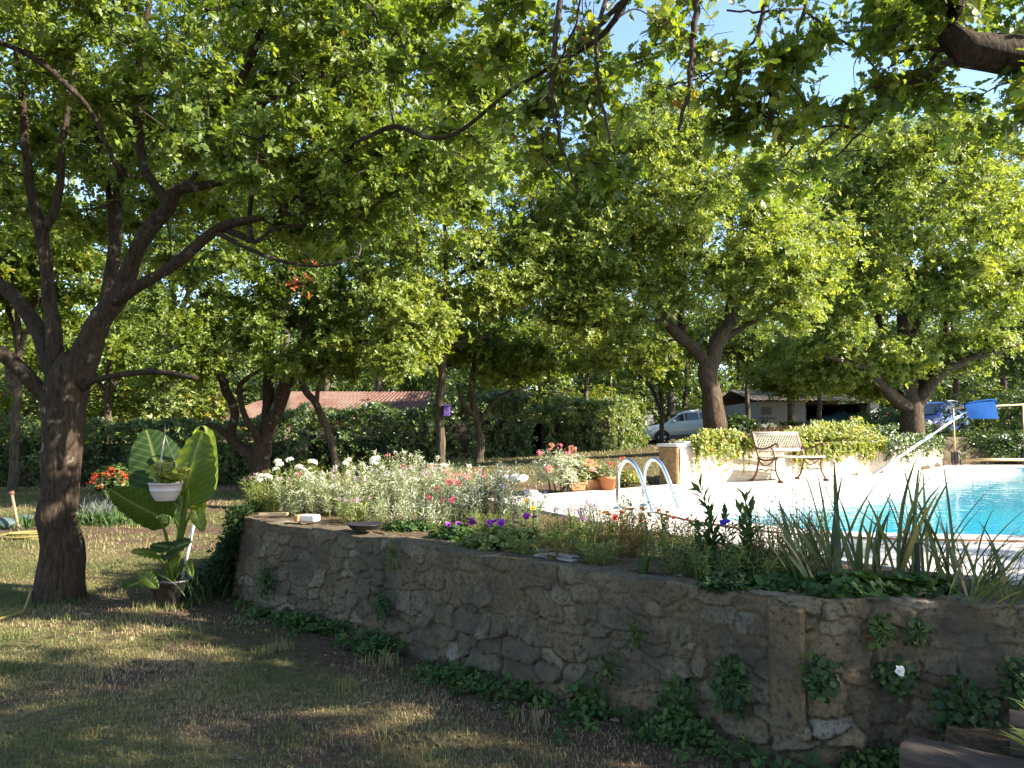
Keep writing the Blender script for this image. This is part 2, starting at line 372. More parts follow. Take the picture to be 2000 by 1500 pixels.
def poly_dist(poly, x, y):
    """signed distance, positive inside"""
    d = np.full(x.shape, 1e9); ins = np.zeros(x.shape, bool); n = len(poly)
    for i in range(n):
        a, b = poly[i], poly[(i + 1) % n]; e = b - a
        t = np.clip(((x - a[0]) * e[0] + (y - a[1]) * e[1]) / (e @ e + 1e-12), 0, 1)
        d = np.minimum(d, np.hypot(x - a[0] - t * e[0], y - a[1] - t * e[1]))
        c = ((a[1] > y) != (b[1] > y)) & (x < (b[0] - a[0]) * (y - a[1]) / (b[1] - a[1] + 1e-12) + a[0])
        ins ^= c
    return np.where(ins, d, -d)

def gz(x, y):
    x = np.asarray(x, float); y = np.asarray(y, float)
    left = np.interp(y, [0, 8.5, 16, 24, 38, 60, 150], [0, 0, .2, .5, 1.2, 1.7, 5])
    right = np.interp(y, [0, 8, 9.8, 14, 25, 38, 60, 150], [0, 0, .74, .80, 1.0, 1.2, 1.7, 5])
    w = sstep(-3.3, -1.6, x)
    z = left * (1 - w) + right * w
    mound = .72 * np.exp(-(((x - 7.0) / 5.5) ** 2 + ((y - 17.8) / 3.2) ** 2))
    d = poly_dist(TERR, x, y); z = z + mound * sstep(.3, 2.6, -d)
    z = z + .025 * fbm(x * .7, y * .7, 5, 3)
    return z * (1 - sstep(.12, .55, d)) + (-1.6) * sstep(.12, .55, d)

def dirt(x, y):
    """0 grass .. 1 bare earth"""
    dw = -poly_dist(TERR, x, y)
    k = 1 - sstep(.15, 1.5, dw + 1.1 * fbm(x * 1.1, y * 1.1, 21, 3))
    p = np.exp(-((y - 12.2 - .3 * fbm(x * .5, y * .5, 8)) / .42) ** 2) * (x < -2)
    q = np.exp(-((y - 9.0 + .35 * x) / .5) ** 2) * .0
    n = sstep(-.02, .16, fbm(x * .8, y * .8, 33, 4))
    return np.clip(np.maximum(np.maximum(k, p), .72 * n), 0, 1)

# ground: one sheet to the horizon, finer close to the camera
xs = np.unique(np.concatenate([np.arange(-9, 7, .10), np.arange(-30, 30, .6), np.linspace(-220, 220, 45)]))
ys = np.unique(np.concatenate([np.arange(1, 14, .10), np.arange(-12, 46, .5), np.linspace(-120, 320, 45)]))
X, Y = np.meshgrid(xs, ys); Z = gz(X, Y)
mb = MB(); mb.grid(np.stack([X, Y, Z], -1), 0, dirt(X, Y)); struct(mb.build('ground', M['ground']))

def fan(path_a, path_b, z, n=1):
    a, b = np.asarray(path_a), np.asarray(path_b)
    v = np.stack([a + (b - a) * t for t in np.linspace(0, 1, n + 1)], 1)
    return np.concatenate([v, np.full(v.shape[:2] + (1,), z)], -1)
def resample(p, n):
    p = np.asarray(p, float); d = np.concatenate([[0], np.cumsum(np.linalg.norm(np.diff(p, axis=0), axis=1))])
    t = np.linspace(0, d[-1], n); return np.stack([np.interp(t, d, p[:, k]) for k in range(p.shape[1])], 1)

# planted bed: soil sheet between the wall and the deck
wp = cr(WALL_PATH, 10)
dirs = nrm(np.gradient(wp, axis=0)); outn = np.stack([dirs[:, 1], -dirs[:, 0]], 1)        # towards the lawn
outn *= np.sign((outn * np.array([-.68, -.73])).sum(1).mean())
inner = wp - outn * .26
a_ = resample(inner, 60); b_ = resample(np.vstack([[(-2.5, 9.9)], [(-1.2, 10.9)], DECK_FRONT + np.array([.12, .06])]), 60)
v = fan(a_, b_, .775, 26); v[..., 2] += .05 * fbm(v[..., 0] * 3, v[..., 1] * 3, 3, 4) + .02 * np.sin(np.linspace(0, math.pi, 27))[None]
v[:, -1, 2] = .74
mb = MB(); mb.grid(v); struct(mb.build('bed_soil', M['soil']))

# deck with the pool cut out of it
deck_out = np.vstack([DECK_FRONT, [(6, 3.0), (29, 3.0), (29, 25), (14.5, 24.2)], BENCHWALL[::-1] + np.array([.0, .25]), [(1.75, 11.75), (-.2, 10.0)]])
pool_s = cr(np.vstack([POOL, POOL[:1]]), 8)[:-1]
def poly_mesh_with_hole(outer, hole, z):
    from mathutils.geometry import delaunay_2d_cdt
    pts = [Vector(p) for p in outer] + [Vector(p) for p in hole]; n, m = len(outer), len(hole)
    ed = [(i, (i + 1) % n) for i in range(n)] + [(n + i, n + (i + 1) % m) for i in range(m)]
    r = delaunay_2d_cdt(pts, ed, [], 0, 1e-6)
    vs = np.array([(p.x, p.y) for p in r[0]]); out = []
    tri = np.array([f for f in r[2]]); c = vs[tri].mean(1)
    keep = (poly_dist(np.asarray(outer), c[:, 0], c[:, 1]) > 0) & (poly_dist(np.asarray(hole), c[:, 0], c[:, 1]) < 0)
    return np.concatenate([vs, np.full((len(vs), 1), z)], 1), tri[keep]
def offset(path, d):
    t = nrm(np.roll(path, -1, 0) - np.roll(path, 1, 0)); n = np.stack([t[:, 1], -t[:, 0]], 1)
    q = path + n * d
    if abs(d) > 0 and poly_dist(path, q[:, 0], q[:, 1]).mean() * d > 0: q = path - n * d
    return q
cop_out = offset(pool_s, .32)
mb = MB(); v, f = poly_mesh_with_hole(resample(np.vstack([deck_out, deck_out[:1]]), 160)[:-1], cop_out, DECK_Z); mb.add(v, [f])
df = resample(DECK_FRONT, 60); e1 = np.concatenate([df, np.full((60, 1), DECK_Z)], 1); e2 = e1.copy(); e2[:, 2] -= .22
mb.grid(np.stack([e1, e2], 1), flip=True)
struct(mb.build('pool_deck', M['deck']))
def ring(mb, a, za, b, zb, mat=0):
    va = np.concatenate([a, np.full((len(a), 1), za)], 1); vb = np.concatenate([b, np.full((len(b), 1), zb)], 1)
    g = np.stack([va, vb], 1); g = np.concatenate([g, g[:1]]); mb.grid(g, mat)
mb = MB()
co2 = offset(pool_s, -.02)
ring(mb, cop_out, DECK_Z - .05, cop_out, DECK_Z + .016, 1); ring(mb, cop_out, DECK_Z + .016, co2, DECK_Z + .014); ring(mb, co2, DECK_Z + .014, co2, DECK_Z - .02); ring(mb, co2, DECK_Z - .02, pool_s, DECK_Z - .02); ring(mb, pool_s, DECK_Z - .02, pool_s, DECK_Z - .6)
struct(mb.build('pool_coping', [M['deck'], M['terracotta']]))
mb = MB(); v, f = poly_mesh_with_hole(pool_s, np.array([(99, 99), (99.1, 99), (99, 99.1)]), DECK_Z - .09); k = np.all(f < len(pool_s), axis=1)
mb.add(v, [f[k]]); struct(mb.build('pool_water', M['water']))

# ------------------------------------------------------------------ foliage
T_QUAD = (np.array([(0, 0, 0), (.5, .27, .07), (1, 0, -.06), (.5, -.27, .07)]), np.array([(0, 1, 2), (0, 2, 3)]))
T_LANCE = (np.array([(0, 0, 0), (.45, .11, .03), (1, 0, -.10), (.45, -.11, .03)]), np.array([(0, 1, 2), (0, 2, 3)]))
T_ROUND = (np.array([(0, 0, 0), (.2, .38, .05), (.65, .46, .0), (1, .12, -.08), (1, -.12, -.08), (.65, -.46, 0), (.2, -.38, .05), (.5, 0, -.05)]),
           np.array([(7, 0, 1), (7, 1, 2), (7, 2, 3), (7, 3, 4), (7, 4, 5), (7, 5, 6), (7, 6, 0)]))
_l = [(0, .015), (.12, .03), (.22, .19), (.31, .20), (.36, .09), (.47, .30), (.58, .33), (.62, .16), (.73, .29), (.82, .25), (.86, .13), (.95, .14), (1.0, .0)]
def lobed():
    L = np.array(_l); n = len(L)
    mid = np.stack([L[:, 0], 0 * L[:, 0], -.10 * L[:, 0] ** 2], 1)
    up = np.stack([L[:, 0], L[:, 1], .22 * L[:, 1] - .12 * L[:, 0] ** 2], 1); dn = up * np.array([1, -1, 1])
    v = np.concatenate([mid, up, dn]); f = []
    for i in range(n - 1): f += [(i, i + 1, n + i + 1, n + i), (i, 2 * n + i, 2 * n + i + 1, i + 1)]
    return v, np.array(f)
T_OAK = lobed()
T_OAKLO = (np.array([(0, 0, 0), (.28, .22, .05), (.38, .09, .0), (.58, .33, .05), (.72, .15, -.02), (1, 0, -.1), (.72, -.15, -.02), (.58, -.33, .05), (.38, -.09, 0), (.28, -.22, .05)]),
           np.array([(0, 1, 2, 9), (2, 8, 9, 9), (2, 3, 4, 8), (4, 6, 7, 8), (4, 5, 6, 6)], dtype=object))
T_OAKLO = (T_OAKLO[0], [np.array([(0, 1, 2), (0, 8, 9), (0, 2, 8), (2, 3, 4), (8, 6, 7), (2, 4, 6), (2, 6, 8), (4, 5, 6)])])

def leaf_batch(mb, p, d, n, size, tmpl, rnd, mat=0, width=1.0):
    """leaves at p pointing along d with normal n"""
    tv, tf = tmpl; d = nrm(d); s = nrm(np.cross(n, d)); n = np.cross(d, s)
    k = len(tv); sz = np.asarray(size)[:, None, None] if np.ndim(size) else size
    v = p[:, None] + sz * (tv[None, :, 0:1] * d[:, None] + width * tv[None, :, 1:2] * s[:, None] + tv[None, :, 2:3] * n[:, None])
    fs = tf if isinstance(tf, list) else [tf]
    off = (np.arange(len(p)) * k)[:, None, None]
    mb.add(v.reshape(-1, 3), [(f[None] + off).reshape(-1, f.shape[1]) for f in fs], mat, np.repeat(rnd, k))
def rosettes(mb, rng, tips, axis, k, size, tmpl, mat=0, rlo=0, rhi=1, spread=(-.15, .75), bias=None, width=1.0):
    n = len(tips); axis = nrm(axis)
    ref = nrm(rng.normal(size=(n, 3))); u = nrm(np.cross(axis, ref)); w = np.cross(axis, u)
    base = rng.uniform(rlo, rhi, n) if bias is None else bias
    for j in range(k):
        ph = 2 * math.pi * j / k + rng.uniform(-.5, .5, n); el = rng.uniform(*spread, n)
        rad = np.cos(ph)[:, None] * u + np.sin(ph)[:, None] * w
        d = np.cos(el)[:, None] * rad + np.sin(el)[:, None] * axis
        nn = axis * np.cos(el)[:, None] - rad * np.sin(el)[:, None] + rng.normal(size=(n, 3)) * .25
        leaf_batch(mb, tips + d * .008, d, nn, size * rng.uniform(.6, 1.25, n), tmpl, np.clip(base + rng.uniform(-.18, .18, n), 0, 1), mat, width)
def grow(limbs_w, ell, rng, clumps, reach=9):
    """clump centres inside ellipsoids and branch curves that join them to the limbs"""
    sk = np.concatenate([cr(np.array([l[:3] for l in L]), 6) for L in limbs_w])
    cs, rs = [], []
    for (c, r, n, cl) in ell:
        q = nrm(rng.normal(size=(n, 3))) * (rng.uniform(0, 1, (n, 1)) ** .42)
        cs.append(np.asarray(c) + q * np.asarray(r)); rs.append(np.full(n, cl))
    cs, rs = np.concatenate(cs), np.concatenate(rs)
    d0 = np.min(np.linalg.norm(cs[:, None] - sk[None], axis=2), 1); order = np.argsort(d0); cs, rs = cs[order], rs[order]
    br = []
    for c in cs:
        dd = np.linalg.norm(sk - c, axis=1); i = int(np.argmin(dd + .6 * np.maximum(0, sk[:, 2] - c[2]))); a = sk[i]; L = np.linalg.norm(c - a)
        m1 = a + (c - a) * .35 + np.array([0, 0, .10 * L]) + rng.normal(size=3) * .07 * L; m2 = a + (c - a) * .7 + np.array([0, 0, .08 * L]) + rng.normal(size=3) * .06 * L
        cv = cr([a, m1, m2, c], 3); br.append((cv, L)); sk = np.vstack([sk, cv[3:]])
    return cs, rs, br
def make_tree(name, label, base, limbs, ell, leaf='oak', bk='bark', tmpl=T_QUAD, lsize=.085, per=60, k=6, seed=1, twigs=3, group=None, sides=9, brad=1.0, flat=.6, rlo=.05, rhi=.85, extra=None):
    """limbs: lists of (x,y,z,r); ell: (centre, radii, clump count, clump radius)"""
    rng = np.random.default_rng(seed)
    root = thing(name, label, 'tree', base, group)
    mt = MB()
    for L in limbs:
        L = np.array(L, float); c = cr(L, 7)
        c = resample(c, max(6, int(np.linalg.norm(np.diff(c[:, :3], axis=0), axis=1).sum() / max(.05, .45 * c[0, 3]))))
        mt.trunk(c[:, :3], np.maximum(c[:, 3], .004), sides, rng)
    mt.build('trunk', M[bk], root)
    cs, rs, br = grow(limbs, ell, rng, None)
    tw = MB(); lf = MB()
    for cv, L in br:
        r0 = brad * min(.05, .007 + .012 * L)
        tw.tube(cv, np.linspace(r0, r0 * .35, len(cv)), 5, caps=False)
    for c, r in zip(cs, rs):
        for _ in range(twigs):
            e = c + rng.normal(size=3) * np.array([.7, .7, .4]) * r; m = (c + e) / 2 + rng.normal(size=3) * .12 * r
            tw.tube(np.array([c, m, e]), [.006 * brad, .0045 * brad, .0025 * brad], 3, caps=False)
    n = per; N = len(cs) * n
    q = nrm(rng.normal(size=(N, 3))) * np.minimum(np.abs(rng.normal(size=(N, 1))) * .72, 1.7) * np.array([1, 1, flat])
    ci = np.repeat(np.arange(len(cs)), n); tips = cs[ci] + q * rs[ci][:, None]
    ax = nrm(q) * .7 + np.array([0, 0, .55]) + rng.normal(size=(N, 3)) * .45
    cb = rng.uniform(rlo, rhi, len(cs))[ci] * .5 + rng.uniform(rlo, rhi, N) * .5
    rosettes(lf, rng, tips, ax, k, lsize, tmpl, bias=cb)
    tw.build('branches', M['twig'], root)
    lf.build('crown', M[leaf], root)
    if extra is not None: extra(root, rng)
    return root
def LP(*pts):                                                      # limb from (px, py, distance, width in photo px)
    out = []
    for px, py, d, w in pts:
        p = P(px, py, d); out.append((*p, max(.004, w * d / F_PX / 2)))
    return out

# ------------------------------------------------------------------ trees
# the big oak on the lawn
D = 7.6
def big_oak():
    b = P(115, 1165, D); b[2] = 0
    L = [[(b[0] - .03, b[1], -.12, .27), (b[0], b[1], .04, .22), (*P(116, 1080, D), .19), (*P(119, 980, D), .178), (*P(122, 880, D), .174), (*P(126, 800, D), .185), (*P(138, 740, D), .20), (*P(152, 690, D), .13)],
         LP((135, 770, D, 75), (165, 690, D - .05, 58), (200, 620, D - .1, 48), (232, 575, D - .15, 42), (262, 500, D - .2, 36), (295, 445, D - .25, 33), (330, 408, D - .3, 32), (348, 372, D - .3, 28), (400, 365, D - .35, 20), (448, 335, D - .4, 17), (455, 215, D - .5, 16), (490, 110, D - .6, 21), (550, 0, D - .8, 22), (600, -120, D - .9, 16)),
         LP((335, 400, D - .3, 24), (300, 360, D - .2, 20), (278, 320, D - .1, 20), (266, 200, D, 20), (274, 100, D, 16), (292, 0, D, 13), (300, -120, D, 9)),
         LP((225, 590, D - .15, 30), (270, 560, D - .3, 26), (320, 530, D - .4, 25), (372, 490, D - .5, 25), (420, 452, D - .6, 22), (470, 432, D - .7, 20), (540, 420, D - .8, 12), (610, 405, D - .9, 8), (690, 280, D - 1, 5)),
         LP((440, 448, D - .6, 16), (475, 462, D - .7, 14), (500, 472, D - .7, 11), (540, 445, D - .8, 9), (600, 440, D - .8, 6)),
         LP((492, 470, D - .7, 12), (488, 430, D - .7, 12), (495, 360, D - .7, 10), (520, 300, D - .7, 6)),
         LP((118, 760, D, 50), (108, 680, D, 36), (100, 600, D, 32), (85, 500, D, 28), (78, 440, D, 28), (60, 370, D, 20), (42, 210, D, 17), (32, 60, D, 12), (20, -100, D, 8)),
         LP((85, 445, D, 24), (108, 400, D, 18), (128, 250, D + .1, 15), (150, 120, D + .2, 11), (170, 0, D + .3, 7)),
         LP((112, 740, D, 44), (85, 670, D + .1, 38), (50, 605, D + .2, 34), (15, 568, D + .25, 32), (-60, 500, D + .3, 28), (-160, 380, D + .3, 20), (-220, 250, D + .3, 12)),
         LP((105, 790, D, 40), (60, 745, D - .1, 36), (10, 700, D - .2, 33), (-60, 650, D - .3, 28), (-180, 560, D - .5, 20), (-300, 420, D - .6, 10)),
         LP((165, 735, D, 40), (200, 620, D + .4, 30), (222, 500, D + .6, 27), (235, 360, D + .8, 22), (268, 230, D + 1, 17), (300, 90, D + 1.2, 10)),
         LP((222, 500, D + .6, 18), (215, 400, D + .7, 14), (190, 260, D + .9, 12), (160, 120, D + 1, 8)),
         LP((150, 765, D, 24), (185, 744, D - .15, 15), (240, 731, D - .3, 14), (305, 727, D - .45, 14), (385, 739, D - .6, 11)),
         LP((-50, 60, 6.5, 10), (60, 110, 6.5, 14), (130, 165, 6.5, 13), (180, 220, 6.6, 11), (230, 330, 6.8, 9), (268, 345, 7.4, 8)),
         ]
    L = L[:1] + [[(x, y, z, r * .84) for x, y, z, r in q] for q in L[1:]]
    L += [LP((448, 335, D - .4, 12), (520, 270, D - .5, 10), (600, 190, D - .6, 8), (680, 60, D - .7, 5)), LP((455, 215, D - .5, 10), (540, 190, D - .4, 8), (640, 110, D - .4, 6), (720, 60, D - .4, 4)), LP((540, 420, D - .8, 9), (640, 330, D - .8, 7), (760, 260, D - .9, 6), (850, 230, D - .9, 4)), LP((420, 452, D - .6, 10), (520, 500, D - .9, 7), (620, 520, D - 1, 5), (700, 500, D - 1, 3)), LP((266, 200, D, 10), (330, 120, D - .2, 8), (390, 20, D - .3, 6)), LP((330, 408, D - .3, 11), (420, 300, D, 8), (500, 230, D + .2, 6), (560, 130, D + .3, 4))]
    E = [(P(240, 150, 8.6), (2.3, 1.6, 1.5), 60, .50), (P(660, 120, 7.6), (1.6, 1.6, 1.25), 55, .45), (P(700, 380, 7.4), (1.15, 1.2, .75), 34, .40),
         (P(-250, 200, 7.6), (1.6, 2.0, 1.7), 30, .5), (P(250, -330, 8.2), (3.2, 2.6, 1.3), 60, .55), (P(520, 270, 6.6), (.9, .8, .7), 14, .36),
         (P(120, 60, 6.4), (1.6, .9, .7), 22, .4), (P(450, 190, 9.2), (2.0, 1.0, 1.2), 28, .5), (P(830, 170, 8.2), (1.2, 1.0, 1.0), 22, .45), (P(80, 330, 9.8), (1.5, .8, 1.1), 18, .45), (P(330, 440, 9.6), (1.3, .8, .7), 14, .4), (P(860, 330, 7.2), (.55, .7, .55), 10, .32)]
    return make_tree('oak_tree', 'large spreading oak with lichened forking limbs on the lawn beside the elephant ear plant', b, L, E, 'oak', 'bark', T_OAKLO, .080, 60, 6, 11, 5, sides=22)
oak = big_oak()

def simple_tree(name, label, base_px, d, limbs, ell, **kw):
    b = limbs[0][0][:3]
    return make_tree(name, label, (b[0], b[1], max(float(gz(b[0], b[1])), -0.2)), limbs, ell, **kw)
def based(px, d, w, rest):
    """trunk foot on the ground at pixel column px and distance d"""
    x = P(px, 850, d)[0]; z = float(gz(x, d))
    return [(x, d, z - .15, w * d / F_PX / 2 * 1.5), (x, d, z + .03, w * d / F_PX / 2 * 1.2)] + LP(*rest)
T2 = [based(507, 15, 36, [(508, 900, 15, 36), (513, 860, 15, 35), (527, 827, 15, 30), (550, 780, 14.9, 27), (567, 730, 14.8, 24), (592, 700, 14.7, 19), (640, 685, 14.5, 15), (733, 663, 14.2, 9)]),
      LP((525, 835, 15, 24), (524, 780, 15.1, 24), (527, 697, 15.2, 19), (528, 640, 15.3, 15), (540, 540, 15.5, 9)),
      LP((507, 915, 15, 28), (490, 890, 15, 24), (460, 866, 15, 20), (452, 838, 15, 17), (460, 807, 15, 17), (440, 760, 15, 17), (430, 720, 15, 13), (415, 640, 15, 8)),
      LP((508, 870, 15, 20), (500, 850, 14.8, 14), (478, 810, 14.7, 12), (467, 762, 14.6, 11), (480, 740, 14.5, 9), (512, 720, 14.4, 6)),
      LP((462, 868, 15, 15), (418, 833, 14.9, 11), (388, 838, 14.8, 8)),
      LP((565, 735, 14.8, 18), (590, 660, 15, 14), (610, 560, 15.2, 9))]
simple_tree('oak_tree', 'dark multi-stemmed tree with a red leaf tuft standing behind the white flowers', 507, 15, T2,
            [(P(470, 590, 14.8), (2.3, 1.6, 1.05), 46, .48), (P(540, 430, 15.5), (2.4, 1.6, 1.2), 36, .55), (P(650, 680, 14.2), (1.1, .9, .45), 12, .36), (P(380, 720, 14.5), (1.0, .9, .5), 18, .36), (P(620, 715, 14.2), (.9, .6, .3), 10, .3), (P(400, 300, 16), (2.2, 1.6, 1.2), 24, .55)],
            leaf='oak', bk='bark', tmpl=T_QUAD, lsize=.082, per=100, k=6, seed=2,
            extra=lambda root, rng: (lambda m: (rosettes(m, rng, P(582, 520, 13.6) + rng.normal(size=(13, 3)) * np.array([.13, .1, .19]), rng.normal(size=(13, 3)), 5, .08, T_OAKLO), m.build('leaf_tuft', M['red_leaf'], root)))(MB()))
T3 = [based(657, 16, 15, [(655, 900, 16, 15), (647, 867, 16, 15), (637, 833, 16, 15), (617, 790, 16, 15), (597, 763, 16, 14), (588, 720, 16, 12), (592, 660, 16, 9), (610, 560, 16, 6)]),
      LP((617, 790, 16, 9), (630, 740, 16, 7), (690, 690, 15.8, 4))]
simple_tree('slender_tree', 'slender leaning tree with a wavy trunk before the red roof', 657, 16, T3, [(P(640, 560, 16.2), (1.5, 1.2, 1.1), 30, .42), (P(700, 665, 15.5), (1.3, .8, .45), 20, .38)], leaf='oak', bk='bark3', lsize=.11, per=55, k=6, seed=3)
T4 = [based(863, 15.5, 17, [(862, 880, 15.5, 17), (860, 800, 15.5, 17), (863, 717, 15.5, 16), (870, 640, 15.5, 14), (872, 560, 15.5, 11), (868, 450, 15.6, 8), (860, 330, 15.8, 5)]),
      LP((865, 690, 15.5, 9), (900, 668, 15.3, 7), (960, 655, 15, 5)), LP((872, 560, 15.5, 8), (940, 500, 15.2, 5), (1010, 460, 15, 4)), LP((872, 590, 15.5, 8), (800, 520, 15.2, 5), (740, 480, 15, 4))]
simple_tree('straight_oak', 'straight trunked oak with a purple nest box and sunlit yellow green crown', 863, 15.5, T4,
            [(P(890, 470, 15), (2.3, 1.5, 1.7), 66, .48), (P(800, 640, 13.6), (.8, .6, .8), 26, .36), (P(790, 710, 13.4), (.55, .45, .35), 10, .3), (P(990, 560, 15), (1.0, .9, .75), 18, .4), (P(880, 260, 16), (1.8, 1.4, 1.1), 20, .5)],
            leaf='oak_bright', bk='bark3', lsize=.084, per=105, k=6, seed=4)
T5 = [based(935, 18, 17, [(936, 890, 18, 17), (938, 857, 18, 17), (930, 810, 18, 15), (922, 773, 18, 13), (925, 720, 18, 9), (930, 640, 18, 6)]),
      LP((932, 815, 18, 12), (905, 790, 17.9, 9), (893, 750, 17.8, 6)), LP((935, 830, 18, 9), (960, 790, 18, 7), (1000, 760, 18, 5))]
simple_tree('slender_tree', 'short forked tree just past the purple nest box trunk', 935, 18, T5, [(P(950, 660, 18), (1.6, 1.2, .9), 30, .42), (P(1010, 705, 17.5), (1.4, .8, .5), 20, .38)], leaf='oak', bk='bark3', lsize=.12, per=50, k=6, seed=5)
T6 = [based(1293, 24, 9, [(1293, 860, 24, 10), (1292, 787, 24, 9), (1289, 744, 24, 10), (1280, 680, 24, 7), (1285, 600, 24, 5)]),
      LP((1292, 800, 24, 8), (1273, 760, 23.8, 7), (1245, 728, 23.6, 5), (1215, 705, 23.5, 3))]
simple_tree('slender_tree', 'thin dark tree standing in front of the bonnet of the white car', 1293, 24, T6, [(P(1270, 690, 23.6), (1.6, 1.2, 1.1), 24, .42)], leaf='oak', bk='bark3', lsize=.13, per=45, k=6, seed=6)
D7 = 16.0
T7 = [based(1400, D7, 46, [(1394, 800, D7, 42), (1386, 750, D7, 38), (1384, 715, D7, 38), (1376, 700, D7, 26), (1340, 668, D7, 24), (1300, 628, D7, 21), (1272, 580, D7, 17), (1245, 520, D7, 12), (1230, 430, D7, 7)]),
      LP((1385, 725, D7, 32), (1402, 668, D7, 28), (1424, 625, D7, 23), (1430, 570, D7, 17), (1425, 500, D7, 12), (1430, 400, D7, 9), (1440, 280, D7, 5)),
      LP((1424, 620, D7, 17), (1455, 580, D7 - .2, 15), (1485, 545, D7 - .4, 12), (1540, 490, D7 - .6, 8), (1590, 430, D7 - .7, 5)),
      LP((1405, 668, D7, 14), (1440, 645, D7, 11), (1485, 622, D7 - .3, 8)),
      LP((1300, 628, D7, 12), (1240, 630, D7 - .4, 9), (1180, 632, D7 - .6, 7), (1120, 660, D7 - .8, 4)),
      LP((1340, 668, D7, 15), (1330, 600, D7 + .4, 12), (1340, 480, D7 + .8, 8), (1340, 330, D7 + 1, 5))]
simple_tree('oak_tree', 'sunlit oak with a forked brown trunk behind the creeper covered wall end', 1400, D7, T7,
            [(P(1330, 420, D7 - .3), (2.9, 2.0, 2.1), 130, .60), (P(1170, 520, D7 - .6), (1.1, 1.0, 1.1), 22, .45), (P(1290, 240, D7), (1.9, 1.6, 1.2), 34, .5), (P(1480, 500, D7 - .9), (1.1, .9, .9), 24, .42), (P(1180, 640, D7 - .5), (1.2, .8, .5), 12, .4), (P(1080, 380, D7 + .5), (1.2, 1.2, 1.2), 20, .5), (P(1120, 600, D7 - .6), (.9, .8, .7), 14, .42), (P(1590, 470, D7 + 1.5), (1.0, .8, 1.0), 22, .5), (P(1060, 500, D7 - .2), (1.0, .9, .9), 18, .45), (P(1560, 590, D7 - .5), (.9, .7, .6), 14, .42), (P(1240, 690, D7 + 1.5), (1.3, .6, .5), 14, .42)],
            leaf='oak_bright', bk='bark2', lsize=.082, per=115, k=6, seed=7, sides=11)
D8 = 20.5
T8 = [based(1782, D8, 44, [(1780, 800, D8, 42), (1774, 760, D8, 38), (1770, 690, D8, 28), (1762, 620, D8, 20), (1760, 500, D8, 12), (1765, 380, D8, 7)]),
      LP((1778, 800, D8, 28), (1740, 772, D8 - .4, 23), (1712, 740, D8 - .8, 20), (1690, 718, D8 - 1.1, 17), (1650, 705, D8 - 1.4, 13), (1605, 692, D8 - 1.7, 8)),
      LP((1790, 790, D8, 30), (1820, 750, D8 - .3, 22), (1860, 715, D8 - .6, 17), (1930, 690, D8 - .9, 12), (1990, 672, D8 - 1.1, 8)),
      LP((1790, 770, D8, 24), (1835, 700, D8, 20), (1850, 620, D8, 14), (1880, 500, D8, 9)),
      LP((1770, 700, D8, 18), (1720, 630, D8, 14), (1690, 540, D8, 9), (1670, 430, D8, 6)),
      LP((1765, 690, D8, 15), (1800, 600, D8 + .4, 12), (1810, 450, D8 + .6, 8))]
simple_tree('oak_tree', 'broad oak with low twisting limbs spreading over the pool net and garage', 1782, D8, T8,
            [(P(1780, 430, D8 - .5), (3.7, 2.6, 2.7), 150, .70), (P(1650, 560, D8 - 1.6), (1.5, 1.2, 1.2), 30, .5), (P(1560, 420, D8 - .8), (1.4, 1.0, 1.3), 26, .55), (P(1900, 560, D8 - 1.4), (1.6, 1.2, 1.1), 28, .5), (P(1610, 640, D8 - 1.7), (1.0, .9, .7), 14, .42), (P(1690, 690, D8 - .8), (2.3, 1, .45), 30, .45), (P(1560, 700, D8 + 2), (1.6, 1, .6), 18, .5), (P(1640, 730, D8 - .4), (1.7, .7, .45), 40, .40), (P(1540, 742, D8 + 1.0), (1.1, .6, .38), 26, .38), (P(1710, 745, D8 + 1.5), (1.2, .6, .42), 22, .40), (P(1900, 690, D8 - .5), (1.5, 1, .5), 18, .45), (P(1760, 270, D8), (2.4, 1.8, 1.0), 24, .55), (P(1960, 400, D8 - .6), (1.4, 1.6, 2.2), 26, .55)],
            leaf='oak_bright', bk='bark2', tmpl=T_QUAD, lsize=.098, per=115, k=6, seed=8, sides=11)

